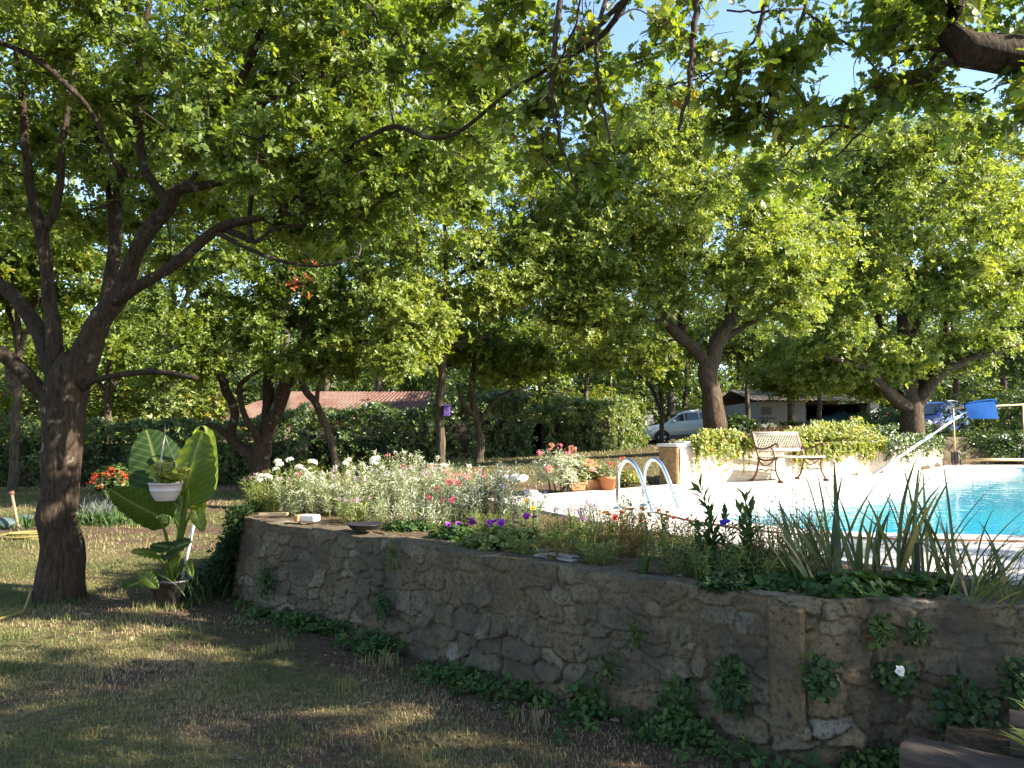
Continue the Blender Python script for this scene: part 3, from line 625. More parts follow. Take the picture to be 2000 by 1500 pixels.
# the overhanging oak whose trunk stands beyond the right edge of the picture
def overhang():
    b = (5.6, 3.2, -.1)
    L = [[(5.6, 3.2, -.2, .36), (5.6, 3.2, .8, .30), (5.5, 3.3, 2.2, .27), (5.3, 3.6, 3.2, .25), (5.0, 3.9, 3.75, .2), (4.6, 4.4, 4.0, .16), (*P(2080, 95, 4.8), .13), (*P(1985, 112, 4.8), .12), (*P(1920, 105, 4.8), .115), (*P(1872, 92, 4.8), .105), (*P(1850, 60, 4.8), .075), (*P(1868, 0, 4.8), .06), (*P(1880, -120, 4.8), .04)],
         [(5.5, 3.3, 2.5, .18), (6.6, 3.2, 3.6, .14), (7.8, 3.2, 4.3, .10), (9, 3.2, 4.6, .05)], [(5.4, 3.5, 3.0, .2), (4.9, 3.0, 4.2, .16), (3.8, 3.2, 5.0, .12), (2.4, 3.9, 5.3, .09), (1.2, 4.6, 5.2, .06), (*P(1200, 40, 5.2), .022), (*P(1110, 112, 5.3), .018), (*P(1000, 175, 5.4), .015), (*P(900, 255, 5.5), .015), (*P(840, 270, 5.6), .017), (*P(770, 248, 5.7), .02), (*P(690, 280, 5.8), .012)],
         [(5.5, 3.3, 2.8, .2), (6.2, 3.0, 4.4, .15), (7.2, 2.6, 5.6, .09)], [(5.4, 3.4, 3.2, .18), (5.2, 2.0, 4.6, .13), (4.4, .6, 5.4, .08)],
         [(4.0, 3.2, 4.9, .1), (2.8, 2.4, 5.4, .07), (1.4, 2.0, 5.5, .04), (-.2, 2.2, 5.4, .02)]]
    E = [(P(1940, -30, 5.1), (.75, .6, .4), 16, .30), (P(1760, 130, 5.0), (.5, .5, .35), 10, .24), (P(1940, 225, 5.0), (.35, .4, .16), 5, .20), (P(1800, 20, 5.0), (.4, .4, .2), 7, .2), (P(1700, 40, 5.2), (.45, .5, .25), 9, .22),
         (P(1640, 250, 5.4), (.7, .5, .25), 6, .2), (P(1420, 270, 5.6), (.9, .5, .3), 5, .2), (P(1190, 160, 5.5), (.5, .4, .3), 6, .18), (P(1330, 110, 5.2), (.35, .4, .3), 4, .17), (P(1450, 170, 5.3), (.5, .4, .3), 5, .17), (P(1000, 60, 5.4), (.4, .4, .3), 5, .2), (P(1560, 110, 5.3), (.3, .4, .3), 3, .16), (P(1280, 30, 5.2), (.5, .5, .3), 5, .2), (P(1090, 130, 5.4), (.6, .5, .35), 8, .2),
         (P(1090, 280, 5.6), (.6, .4, .25), 5, .2), (P(930, 120, 5.6), (.45, .5, .35), 8, .2), (P(1190, 330, 5.8), (.5, .4, .2), 4, .18), (P(800, 60, 5.6), (.6, .5, .3), 7, .22), (P(1500, 350, 5.6), (.6, .4, .2), 4, .18), (P(940, 330, 6.2), (.5, .5, .35), 6, .22), (P(480, -60, 5.8), (1.4, .8, .4), 10, .28),
         ((5.6, 1.9, 5.0), (2.6, 1.3, 1.2), 54, .42), ((5.4, 1.2, 4.2), (1.8, .8, .6), 26, .42), ((2.6, 1.4, 3.9), (1.2, .5, .4), 10, .36), ((7.6, 2.2, 5.2), (1.8, 1.4, 1.1), 30, .46), ((2.6, 2.4, 5.5), (2.6, 2.0, .7), 44, .42), ((5.0, .4, 5.2), (2.2, 1.4, 1.0), 30, .45), ((-1.0, 2.2, 5.6), (1.8, 1.6, .5), 14, .4), ((8.6, 2.0, 5.4), (1.8, 1.9, 1.3), 40, .46), ((9.0, 3.5, 4.2), (1.5, 1.2, .9), 26, .42), ((8.0, 1.9, 3.8), (1.7, 1.0, .9), 56, .44)]  # crown out of view, with clumps added to shade lawn, deck and wall
    def hang(root, rng):
        t = MB(); lf = MB()
        for pts in ([(1100, -40, 5.2, 14), (1085, 60, 5.2, 12), (1078, 150, 5.2, 10), (1090, 260, 5.3, 8), (1130, 380, 5.4, 4)], [(1190, -20, 5.1, 11), (1165, 80, 5.1, 9), (1172, 180, 5.2, 7), (1200, 300, 5.2, 4)],
                    [(1365, -30, 5.0, 15), (1352, 80, 5.0, 13), (1345, 170, 5.0, 10), (1325, 255, 5.0, 7)], [(1505, -20, 5.2, 10), (1484, 50, 5.2, 9), (1488, 105, 5.2, 9), (1502, 150, 5.2, 7), (1504, 230, 5.2, 5), (1530, 280, 5.2, 3)],
                    [(1570, -20, 5.3, 9), (1572, 20, 5.3, 8), (1555, 70, 5.3, 6), (1558, 190, 5.3, 3)], [(1570, 20, 5.3, 6), (1620, 60, 5.3, 5), (1690, 110, 5.2, 4), (1760, 170, 5.1, 5), (1850, 80, 4.9, 10)],
                    [(1420, 19, 5.2, 4), (1500, 22, 5.2, 5), (1572, 18, 5.3, 5)], [(1488, 60, 5.2, 7), (1430, 120, 5.2, 5), (1370, 150, 5.1, 4), (1300, 170, 5.1, 3)], [(1240, -20, 5.1, 12), (1180, 40, 5.2, 10), (1100, 118, 5.3, 9), (1080, 150, 5.3, 7)],
                    [(1860, 120, 4.8, 16), (1800, 150, 4.9, 11), (1740, 190, 5, 8), (1690, 250, 5.1, 5), (1620, 320, 5.3, 3)], [(1865, 100, 4.8, 14), (1800, 95, 4.9, 8), (1730, 100, 5, 5), (1680, 90, 5.1, 3)], [(1690, 250, 5.1, 5), (1600, 250, 5.3, 4), (1500, 330, 5.5, 3)],
                    [(1078, 150, 5.2, 7), (1120, 60, 5.2, 5), (1140, -20, 5.2, 5)], [(1130, 380, 5.4, 3), (1060, 300, 5.3, 4), (1090, 220, 5.3, 4)]):
            c = cr(np.array(LP(*pts)), 6); t.tube(c[:, :3] + rng.normal(size=(len(c), 3)) * .006, c[:, 3], 6)
            for _ in range(7):
                a = c[rng.integers(len(c) // 4, len(c)), :3]; d = nrm(rng.normal(size=3) * np.array([1, .7, .7])); L = rng.uniform(.08, .34); tw = cr([a, a + d * L * .5 + rng.normal(size=3) * .03, a + d * L + np.array([0, 0, -.05 * L])], 4); t.tube(tw, np.linspace(.0045, .0018, len(tw)), 4, caps=False)
                for q in tw[4::2]:
                    e = q + nrm(rng.normal(size=3)) * .05; t.tube(np.array([q, (q + e) / 2 + .006, e]), .0016, 3, caps=False)
                    if rng.uniform() < .62: rosettes(lf, rng, e[None], nrm(rng.normal(size=(1, 3)) + np.array([0, 0, .3])), int(rng.integers(2, 5)), .082, T_OAK, rlo=.1, rhi=.95)
        t.build('hanging_twigs', M['twig'], root); lf.build('twig_leaves', M['oak'], root)
    return make_tree('overhanging_oak', 'overhanging oak with a thick dark bough and dangling twigs across the sky', b, L, E, 'oak', 'bark', T_OAK, .088, 15, 5, 21, 4, sides=12, brad=.7, extra=hang)
overhang()

# ------------------------------------------------------------------ woodland behind
def bg_tree(name, label, px, d, cpy, rx, rz, tw, n, leaf='wood_leaf', lean=0, seed=0, bk='bark3', ls=.17, cpx=None, fork=True, per=44, cl=.75):
    rng = np.random.default_rng(seed + 500); cpx = px + lean if cpx is None else cpx
    c = P(cpx, cpy, d); x = P(px, 850, d)[0]; z = float(gz(x, d)); r = tw * d / F_PX / 2
    m = np.array([x, d, z]) * .45 + c * .55; m[0] += rng.normal() * .15
    L = [[(x, d, z - .2, r * 1.4), (x, d, z + .05, r * 1.2), (x + (m[0] - x) * .4, d, z + (m[2] - z) * .5, r), (*m, r * .75), (*c, r * .45), (c[0], c[1], c[2] + rz * .6, r * .2)]]
    if fork:
        for s in (-1, 1): L.append([(*m, r * .6), (m[0] + s * rx * .22, d, (m[2] + c[2]) / 2 + .1, r * .5), (c[0] + s * rx * .5, d + rng.normal() * .3, c[2] + .2 * rz, r * .25)])
    E = [(c, (rx, rx * .75, rz), n, cl), (c + np.array([0, 0, -rz * .45]), (rx * 1.1, rx * .7, rz * .4), n // 3, cl * .8)]
    return make_tree(name, label, (x, d, z), L, E, leaf, bk, T_QUAD, ls, per, 5, 40 + seed, 2, rlo=.05, rhi=.95, sides=7, brad=1.2, group='woodland trees behind the garden')
BG = [('woodland_tree', 'tree filling the gap between the leftmost limbs of the lawn oak', 30, 18, 480, 1.9, 1.7, 16, 36, 'oak'), ('woodland_tree', 'tree glimpsed at the extreme left edge of the wood', -140, 16, 420, 2.0, 2.0, 18, 36, 'oak'), ('woodland_tree', 'tall tree showing between the crowns of the two sunlit oaks', 1545, 30, 330, 2.8, 3.0, 14, 44, 'oak'), ('woodland_tree', 'tall tree behind the crown of the forked oak', 1310, 43, 400, 3.6, 3.8, 14, 50, 'oak'), ('woodland_tree', 'tall tree behind the dark multi-stemmed tree', 560, 24, 360, 2.6, 2.6, 16, 40, 'wood_leaf'), ('woodland_tree', 'wide tree low behind the twisting limbs of the poolside oak', 1860, 36, 640, 4.5, 2.6, 14, 46, 'wood_leaf'), ('woodland_tree', 'leafy tree rising over the hedge to the left of the lawn oak trunk', -60, 21, 600, 2.6, 2.6, 18, 40, 'oak'),
      ('woodland_tree', 'bushy tree over the hedge just right of the lawn oak trunk', 215, 22, 655, 2.4, 1.5, 16, 40, 'oak'),
      ('woodland_tree', 'tall tree high behind the forking limbs of the lawn oak', 330, 26, 420, 3.6, 3.0, 18, 50, 'wood_leaf'),
      ('woodland_tree', 'tall tree filling the top corner behind the lawn oak', 20, 28, 330, 4.2, 3.6, 20, 50, 'wood_leaf'),
      ('woodland_tree', 'rounded tree directly behind the left end of the red roof', 420, 31, 640, 3.4, 2.2, 16, 40, 'wood_leaf'),
      ('woodland_tree', 'tree standing behind the ridge of the red roof', 640, 38, 620, 4.4, 3.6, 16, 46, 'wood_leaf'),
      ('woodland_tree', 'tall dim tree between the slender leaning tree and the nest box trunk', 740, 33, 430, 4.2, 4.0, 15, 50, 'oak'),
      ('woodland_tree', 'woodland tree with a pale thin trunk behind the pink flowering bush', 1062, 33, 600, 3.0, 2.8, 9, 40, 'wood_leaf'),
      ('woodland_tree', 'woodland tree with a crooked thin trunk above the hedge end', 1150, 29, 640, 2.2, 1.9, 10, 34, 'wood_leaf'),
      ('woodland_tree', 'woodland tree with a straight trunk behind the terracotta pots', 1195, 38, 560, 3.6, 3.6, 8, 44, 'wood_leaf'),
      ('woodland_tree', 'woodland tree behind the roof of the white car', 1335, 46, 600, 4.2, 4.4, 9, 44, 'wood_leaf'),
      ('woodland_tree', 'thin tree beside the grey garage wall', 1462, 29, 640, 2.2, 1.6, 10, 34, 'wood_leaf'),
      ('woodland_tree', 'tall tree behind the tiled garage roof', 1560, 42, 520, 5.0, 4.6, 14, 50, 'oak'),
      ('woodland_tree', 'tall tree at the right rear above the blue net', 1960, 33, 480, 4.0, 4.4, 14, 50, 'oak'),
      ('woodland_tree', 'dark tree at the far right behind the rod stand', 2080, 27, 620, 3.2, 2.6, 16, 46, 'hedge'),
      ('woodland_tree', 'young tree in front of the woodland beside the short forked tree', 1010, 27, 690, 1.8, 1.3, 8, 30, 'oak'),
      ('woodland_tree', 'tall tree above the centre of the wood', 960, 44, 470, 5.0, 5.0, 10, 50, 'wood_leaf'),
      ('woodland_tree', 'tall tree over the gap above the white car', 1250, 50, 430, 5.2, 5.4, 10, 46, 'wood_leaf'),
      ('woodland_tree', 'thin bare stemmed tree before the garage opening', 1600, 30, 690, 2.0, 1.2, 10, 26, 'wood_leaf')]
for i, (nm, lb, px, d, cpy, rx, rz, tw, n, lf) in enumerate(BG): bg_tree(nm, lb, px, d, cpy, rx, rz, tw, n, lf, seed=i)

def far_wood():
    rng = np.random.default_rng(77); mb = MB(); n = 1500
    x = rng.uniform(-75, 85, n); y = rng.uniform(50, 78, n); h = 9 + 4 * fbm(x * .08, y * .08, 3) * 2
    z = gz(x, y) + rng.uniform(0.02, 1, n) * h
    per = 42; ci = np.repeat(np.arange(n), per); q = nrm(rng.normal(size=(n * per, 3))) * rng.uniform(.3, 1, (n * per, 1)) * np.array([2.0, 1.6, 1.2])
    tips = np.stack([x, y, z], 1)[ci] + q
    rosettes(mb, rng, tips, q + np.array([0, 0, .6]), 3, .55, T_QUAD, rlo=0, rhi=.9)
    n = 900; x = rng.uniform(-60, 70, n); y = rng.uniform(44, 52, n); z = gz(x, y) + rng.uniform(0.1, 4.2, n); per = 34; ci = np.repeat(np.arange(n), per); q = nrm(rng.normal(size=(n * per, 3))) * rng.uniform(.3, 1, (n * per, 1)) * np.array([1.6, 1.2, .9])
    rosettes(mb, rng, np.stack([x, y, z], 1)[ci] + q, q + np.array([0, 0, .6]), 3, .36, T_QUAD, rlo=0, rhi=.6)
    struct(mb.build('far_wood', M['wood_leaf']), 'stuff', 'mass of distant woodland foliage closing the view', 'woodland')
far_wood()

# ------------------------------------------------------------------ hedges and shrubs made of leaves
def leafy_shell(rng, mb, c, r, n, size, tmpl, k=4, rlo=0, rhi=1, up=.5, inner=.55):
    q = nrm(rng.normal(size=(n, 3))); q[:, 2] = np.where(q[:, 2] < -.35, -q[:, 2], q[:, 2])
    t = q * np.asarray(r) * rng.uniform(inner, 1, (n, 1)) + np.asarray(c)
    rosettes(mb, rng, t, q + np.array([0, 0, up]), k, size, tmpl, rlo=rlo, rhi=rhi)
def hedge(name, label, path, h, dpt, dens, seed, leaf='hedge', size=.11, tmpl=T_QUAD):
    rng = np.random.default_rng(seed); path = resample(np.array(path, float), 40)
    base = path[0]; root = thing(name, label, 'hedge', (base[0], base[1], float(gz(base[0], base[1]))))
    t = nrm(np.gradient(path, axis=0)); nn = np.stack([t[:, 1], -t[:, 0]], 1)
    core = []
    for i, (p, q) in enumerate(zip(path, nn)):
        z = float(gz(p[0], p[1])); hh = h * (1 + .14 * fbm(np.array(p[0] * .6), np.array(p[1] * .6), seed)); k = dpt * .30
        core.append([(p[0] + q[0] * k, p[1] + q[1] * k, z - .1), (p[0] + q[0] * k, p[1] + q[1] * k, z + hh * .62), (p[0] - q[0] * k, p[1] - q[1] * k, z + hh * .62), (p[0] - q[0] * k, p[1] - q[1] * k, z - .1)])
    mb = MB(); mb.grid(np.array(core)); mb.build('branches', M['twig'], root)
    lf = MB(); L = np.linalg.norm(np.diff(path, axis=0), axis=1).sum(); N = int(L * h * dens)
    idx = rng.uniform(0, len(path) - 1.001, N); i = idx.astype(int); f = (idx - i)[:, None]
    p = path[i] * (1 - f) + path[i + 1] * f; q = nn[i]
    z = gz(p[:, 0], p[:, 1]); hh = h * (1 + .34 * 2 * fbm(p[:, 0] * .6, p[:, 1] * .6, seed) + .30 * fbm(p[:, 0] * 3, p[:, 1] * 3, seed + 2))
    u = rng.uniform(0, 1.35, N); side = np.where(rng.uniform(size=N) < .72, 1, -1)
    lump = .22 * fbm(idx * .9, u * 5, seed + 5) * 2
    off = np.where(u < 1, dpt / 2 + 1.6 * lump - rng.uniform(0, .3, N), rng.uniform(0, dpt / 2, N)); zz = np.where(u < 1, u, 1 + rng.uniform(-.05, .05, N)) * hh
    tips = np.stack([p[:, 0] + q[:, 0] * off * side, p[:, 1] + q[:, 1] * off * side, z + zz], 1)
    ax = np.stack([q[:, 0] * side, q[:, 1] * side, np.where(u < 1, .5, 1.5)], 1) + rng.normal(size=(N, 3)) * .5
    rosettes(lf, rng, tips, ax, 5, size, tmpl, rlo=0, rhi=1); lf.build('foliage', M[leaf], root); return root
hedge('laurel_hedge', 'dark glossy hedge behind the lawn oak and the elephant ear plant', [(-17, 19.5), (-12, 19.8), (-8, 20.2), (-5.6, 21)], 1.7, 1.6, 260, 1)
hedge('laurel_hedge', 'dark glossy hedge in front of the red roofed house', [(-6.2, 22.5), (-4, 22), (-1.5, 21.6), (0.3, 22.5)], 1.65, 1.8, 300, 2)
hedge('privet_hedge', 'looser hedge running from behind the short forked tree to the fence', [(0.6, 24), (2.5, 25.5), (3.8, 27.6), (4.3, 29.5)], 1.6, 1.6, 230, 3, 'wood_leaf', .13)
hedge('garden_hedge', 'low overgrown hedge beyond the pool below the blue car', [(7.2, 21.5), (9.5, 23.4), (13.5, 26), (20, 28.2), (28, 30)], .75, 1.6, 230, 4, 'hedge', .13)
def shrub(name, label, c, r, n, leaf, size, seed, tmpl=T_QUAD, k=5, cat='shrub', group=None, stems=9, stem_h=None, flowers=None, up=.5, inner=.4):
    rng = np.random.default_rng(seed); root = thing(name, label, cat, (c[0], c[1], c[2]), group)
    lf = MB(); st = MB()
    leafy_shell(rng, lf, (c[0], c[1], c[2] + r[2] * .45), (r[0], r[1], r[2] * .62), n, size, tmpl, k, up=up, inner=inner)
    for _ in range(stems):
        q = nrm(rng.normal(size=3)); q[2] = abs(q[2]); e = np.array(c) + np.array([q[0] * r[0] * .8, q[1] * r[1] * .8, r[2] * (.35 + .6 * q[2])]); b0 = np.array(c) + rng.normal(size=3) * np.array([.15 * r[0], .15 * r[1], 0])
        st.tube(cr([b0, (b0 + e) / 2 + np.array([0, 0, .1 * r[2]]), e], 3), [.012, .011, .010, .008, .007, .006, .004], 4, caps=False)
    st.build('stems', M['twig'], root); lf.build('foliage', M[leaf], root)
    return root, rng
def flower_mesh(name, kind, r, matname, seed=0):
    """one flower head centred at the origin"""
    rng = np.random.default_rng(seed); mb = MB()
    if kind == 'dome':                                              # umbel of many small florets
        n = 46; q = nrm(rng.normal(size=(n, 3))); q[:, 2] = abs(q[:, 2]) * .6
        rosettes(mb, rng, q * r, q, 4, r * .34, T_QUAD, spread=(0, .5))
    elif kind == 'cup':                                             # open five petals in two rows
        for e, s in ((.35, 1.0), (.9, .7)): rosettes(mb, rng, np.zeros((1, 3)), np.array([[rng.normal() * .3, -.5, .8]]), 6, r * s, T_ROUND, spread=(e - .1, e + .15))
    else:                                                           # loose cluster of small blossoms
        n = 12; q = nrm(rng.normal(size=(n, 3))); rosettes(mb, rng, q * r * rng.uniform(.4, 1, (n, 1)), q, 5, r * .42, T_QUAD, spread=(.2, .8))
    o = mb.build(name, M[matname]); me = o.data; bpy.data.objects.remove(o); return me
FL = {}
def flower(root, kind, r, matname, p, rng, name='flower'):
    key = (kind, matname)
    if key not in FL: FL[key] = [flower_mesh(name, kind, 1.0, matname, s) for s in range(3)]
    o = bpy.data.objects.new(name, FL[key][rng.integers(3)]); C.objects.link(o); o.parent = root
    o.location = Vector(p) - root.location; s = r * rng.uniform(.85, 1.2); o.scale = (s, s, s); o.rotation_euler = (rng.normal() * .2, rng.normal() * .2, rng.uniform(0, 6.28)); return o

# ------------------------------------------------------------------ the rubble retaining wall
def stone_wall():
    rng = np.random.default_rng(5)
    ret = np.array([(-2.45, 10.0), (-2.62, 9.2), (-2.75, 8.4)])
    path = cr(np.vstack([ret, WALL_PATH]), 12); path = resample(path, 1500)
    t = nrm(np.gradient(path, axis=0)); n = np.stack([t[:, 1], -t[:, 0]], 1); n *= np.sign((n * np.array([-.68, -.73])).sum(1).mean())
    for _ in range(60): n = nrm((n + np.roll(n, 1, 0) + np.roll(n, -1, 0)) * np.where(np.arange(len(n))[:, None] % len(n) == 0, 1, 1))
    n[:40] = n[40]; n[-40:] = n[-41]
    s = np.concatenate([[0], np.cumsum(np.linalg.norm(np.diff(path, axis=0), axis=1))])
    H, TW = WALL_TOP + .25, .36; tz = np.concatenate([np.arange(0, H, .0085), H + np.arange(0, TW + .01, .02)]); S, T = np.meshgrid(s, tz, indexing='ij')
    # irregular courses of stones
    cells = []; row = 0.0
    while row < H + .5:
        hh = rng.uniform(.06, .135); x = rng.uniform(-.3, 0)
        while x < s[-1] + .4:
            w = rng.uniform(.09, .30); cells.append((x + w / 2, row + hh / 2 + rng.normal() * .03, w, hh)); x += w
        row += hh
    cells = np.array(cells); Sw = S + .07 * fbm(S * 7, T * 8, 41, 5) * 2; Tw = T + .055 * fbm(S * 5, T * 9, 42, 5) * 2
    F1 = np.full(S.shape, 9.0); F2 = np.full(S.shape, 9.0); ID = np.zeros(S.shape, int)
    for k, (cx, cy, w, hh) in enumerate(cells):
        i0, i1 = np.searchsorted(s, [cx - w - .15, cx + w + .15]); j0, j1 = np.searchsorted(tz, [cy - .3, cy + .3])
        if i1 <= i0 or j1 <= j0: continue
        sl = (slice(i0, i1), slice(j0, j1))
        d = (np.abs((Sw[sl] - cx) / (w * .62)) ** 3.4 + np.abs((Tw[sl] - cy) / (hh * .66)) ** 3.4) ** (1 / 3.4)
        a, b = F1[sl], F2[sl]; nb = np.where(d < a, a, np.minimum(b, d)); ID[sl] = np.where(d < a, k, ID[sl]); F1[sl] = np.minimum(a, d); F2[sl] = nb
    cr_ = rng.uniform(0, 1, len(cells)); ch = np.clip(rng.normal(.35, .5, len(cells)), -.1, 1.5)
    edge = sstep(.04, .20, F2 - F1) * sstep(1.3, .95, F1)
    cyy = cells[ID, 1]; lowb = np.clip((cyy - Tw) / np.maximum(cells[ID, 3], .05), -.6, .6)               # lower half of a stone sticks out further
    rnd = cr_[ID]; hgt = edge * (.010 + .030 * np.maximum(ch[ID], 0)) * (.85 + .8 * lowb)
    cover = np.clip(sstep(-.02, .18, fbm(S * 1.7, T * 2.2, 15, 3) + .06 + .16 * sstep(.6, .95, T)) * .85, 0, 1)  # pointing that hides some stones
    rough = .018 * fbm(S * 3, T * 4, 7, 3) + .022 * fbm(S * 14, T * 18, 9, 5)
    groove = -.022 * (1 - sstep(.0, .12, F2 - F1)) * sstep(.45, .62, vnoise(S * 3, T * 6, 71)) * (1 - cover)
    disp = hgt * (1 - .7 * cover) + rough + groove
    mort = np.clip(1 - edge + cover * .55, 0, 1)
    low = sstep(H - .02, H + .02, T)
    topz = WALL_TOP + .028 * fbm(S * 1.1, S * 0, 12, 4) * 2 + .016 * np.round(3 * vnoise(S * 2.1, S * 0 + 3, 13)) / 3
    batter = .05 * (1 - np.clip(T / H, 0, 1))
    dn = np.where(T < H, disp + batter, 0) * (1 - .6 * sstep(H - .06, H, T)); inw = np.clip(T - H, 0, None)
    z = np.where(T < H, T / H * (topz + .25) - .25, topz - .012 + .02 * fbm(S * 7, T * 7, 19, 4) - .03 * sstep(.2, .36, inw) + .012 * (rnd - .5))
    z = z - .020 * sstep(H - .05, H, T) * (T < H) * (vnoise(S * 9, S * 0, 4))
    v = np.stack([path[:, None, 0] + n[:, None, 0] * (dn - inw), path[:, None, 1] + n[:, None, 1] * (dn - inw), z], -1)
    mb = MB(); mb.grid(v, 0, rnd, True)
    o = mb.build('retaining_wall', M['stone'], None, {'mortar': np.where(T < H, mort, .25).reshape(-1)})
    tag(o, 'curved rubble stone retaining wall holding up the flower bed beside the lawn', 'wall'); return path, n
WP, WN = stone_wall()
def wall_at(px, z, out=0.0):
    """point on the wall face seen at photo column px, height z; and its outward normal"""
    u = WP[:, 0] / WP[:, 1] * F_PX + 1000; k = np.argmin(np.abs(u - px) + (WP[:, 1] > 7.9) * 999)
    return np.array([*(WP[k] + WN[k] * (out + .03)), z]), np.array([*WN[k], 0.0])
# concrete pier let into the corner
def pier():
    p, n = wall_at(1530, .38, -.026); a = math.atan2(n[1], n[0]) + math.pi / 2; root = thing('concrete_pier', 'flat grey concrete pier with a small hole at the corner of the stone wall', 'pier', (p[0], p[1], 0.1))
    mb = MB(); mb.box((p[0], p[1], .452), (.17, .10, .63), rot=a, bevel=.012, taper=1.0); mb.build('slab', M['stone'], root, {'mortar': np.full(32, 1.0)})
    q = p + n * .0505; t = np.array([-n[1], n[0], 0]); mb = MB(); c = np.array([q[0], q[1], .265]) + t * .015
    th = np.linspace(0, 2 * math.pi, 10, endpoint=False); mb.add(c + .011 * np.cos(th)[:, None] * t + .016 * np.sin(th)[:, None] * np.array([0, 0, 1]) + n * .001, [np.arange(10)[None]]); mb.build('hole', M['blackrubber'], root)
pier()
# low wall behind the bench, with its end pillar
def bench_wall():
    p = resample(BENCHWALL, 70); t = nrm(np.gradient(p, axis=0)); n = np.stack([t[:, 1], -t[:, 0]], 1); top = 1.40; rows = []
    for i in range(70):
        x, y = p[i]; tz = top + .02 * math.sin(i * .7) + .02 * math.sin(i * 1.9 + 1)
        f = lambda o, z: (x - n[i, 0] * o, y - n[i, 1] * o, z)
        rows.append([f(0, .6)] + [f(.012 * math.sin(i * 1.3 + z * 9), z) for z in np.linspace(.85, tz - .04, 6)] + [f(.03, tz), f(.36, tz), f(.40, tz - .04), f(.40, .4)])
    mb = MB(); mb.grid(np.array(rows)); r0 = np.array(rows[0]); mb.add(r0, [np.arange(len(r0))[::-1][None]]); r1 = np.array(rows[-1]); mb.add(r1, [np.arange(len(r1))[None]])
    o = mb.build('bench_wall', M['render']); tag(o, 'low pale plastered wall behind the iron bench at the poolside', 'wall'); return p, n
BW, BN = bench_wall()
c0 = BW[0] + np.array([-.10, .20]); root = thing('wall_pillar', 'squat brick pillar ending the plastered wall nearest the ladder', 'pillar', (c0[0], c0[1], .7))
mb = MB(); mb.box((c0[0], c0[1], 1.04), (.20, .40, .74), rot=.65, bevel=.02); mb.build('shaft', M['ochre'], root)
mb = MB(); mb.box((c0[0], c0[1], 1.435), (.25, .45, .05), rot=.65, bevel=.012); mb.build('cap', M['white_stone'], root)

# ------------------------------------------------------------------ buildings
def tiled_roof(mb, a, b, c, d, cols, mat=0, amp=.05):
    """wavy clay roof over the quad a(eave left) b(eave right) c(ridge right) d(ridge left)"""
    a, b, c, d = map(np.array, (a, b, c, d)); n = cols * 6; u = np.linspace(0, 1, n)[:, None, None]; w = np.linspace(0, 1, 25)[None, :, None]
    v = (a * (1 - u) + b * u) * (1 - w) + (d * (1 - u) + c * u) * w; nr = nrm(np.cross(b - a, d - a)); nr = nr * np.sign(nr[2])
    v = v + nr * (amp * np.abs(np.sin(np.linspace(0, 1, n) * cols * math.pi))[:, None, None] + .02 * ((np.linspace(0, 1, 25) * 24 % 2) > .5)[None, :, None])
    mb.grid(v, mat, .5, False)
def red_house():
    d = 30.0; xr, xl = P(838, 800, d)[0], P(395, 820, d)[0]; z0 = float(gz((xl + xr) / 2, d)); ez, rz = 2.15, 3.42
    root = thing('red_roofed_house', 'low house with a long red tiled roof and ochre gable behind the hedge', 'house', ((xl + xr) / 2, d + 2, z0))
    mb = MB(); mb.box(((xl + xr) / 2 + .45, d + 2.6, (z0 + ez) / 2 - .1), (xr - xl + .6, 4.4, ez - z0 + .2))
    xg = xr + .75; mb.add([(xg + .002, d + .4, ez), (xg + .002, d + 4.8, ez), (xg + .002, d + 2.6, rz - .08)], [np.array([[0, 1, 2]])]); mb.box((xr + 1.75, d + 1.6, 1.85), (2.0, 2.0, 2.0)); mb.build('wall', M['cream'], root)
    mb = MB(); tiled_roof(mb, (xl, d, ez), (xr + .3, d, ez), (xr + .3, d + 2.6, rz), (xl + 2.6, d + 2.6, rz), 44)
    tiled_roof(mb, (xr + .3, d + 5.2, ez), (xl, d + 5.2, ez), (xl + 2.6, d + 2.6, rz), (xr + .3, d + 2.6, rz), 44)
    tiled_roof(mb, (xl, d + 5.2, ez), (xl, d, ez), (xl + 2.6, d + 2.6, rz), (xl + 2.55, d + 2.6, rz), 20)
    rf = mb.build('roof', M['tile'], root)
    mb = MB(); mb.tube([(xl + 2.5, d + 2.6, rz + .03), (xr + .32, d + 2.6, rz + .03)], .09, 8); mb.build('ridge', M['tile'], rf)
    mb = MB(); mb.box((xr + .15, d - .01, 1.95), (.5, .5, .6)); mb.build('pillar', M['whitewall'], root)
red_house()
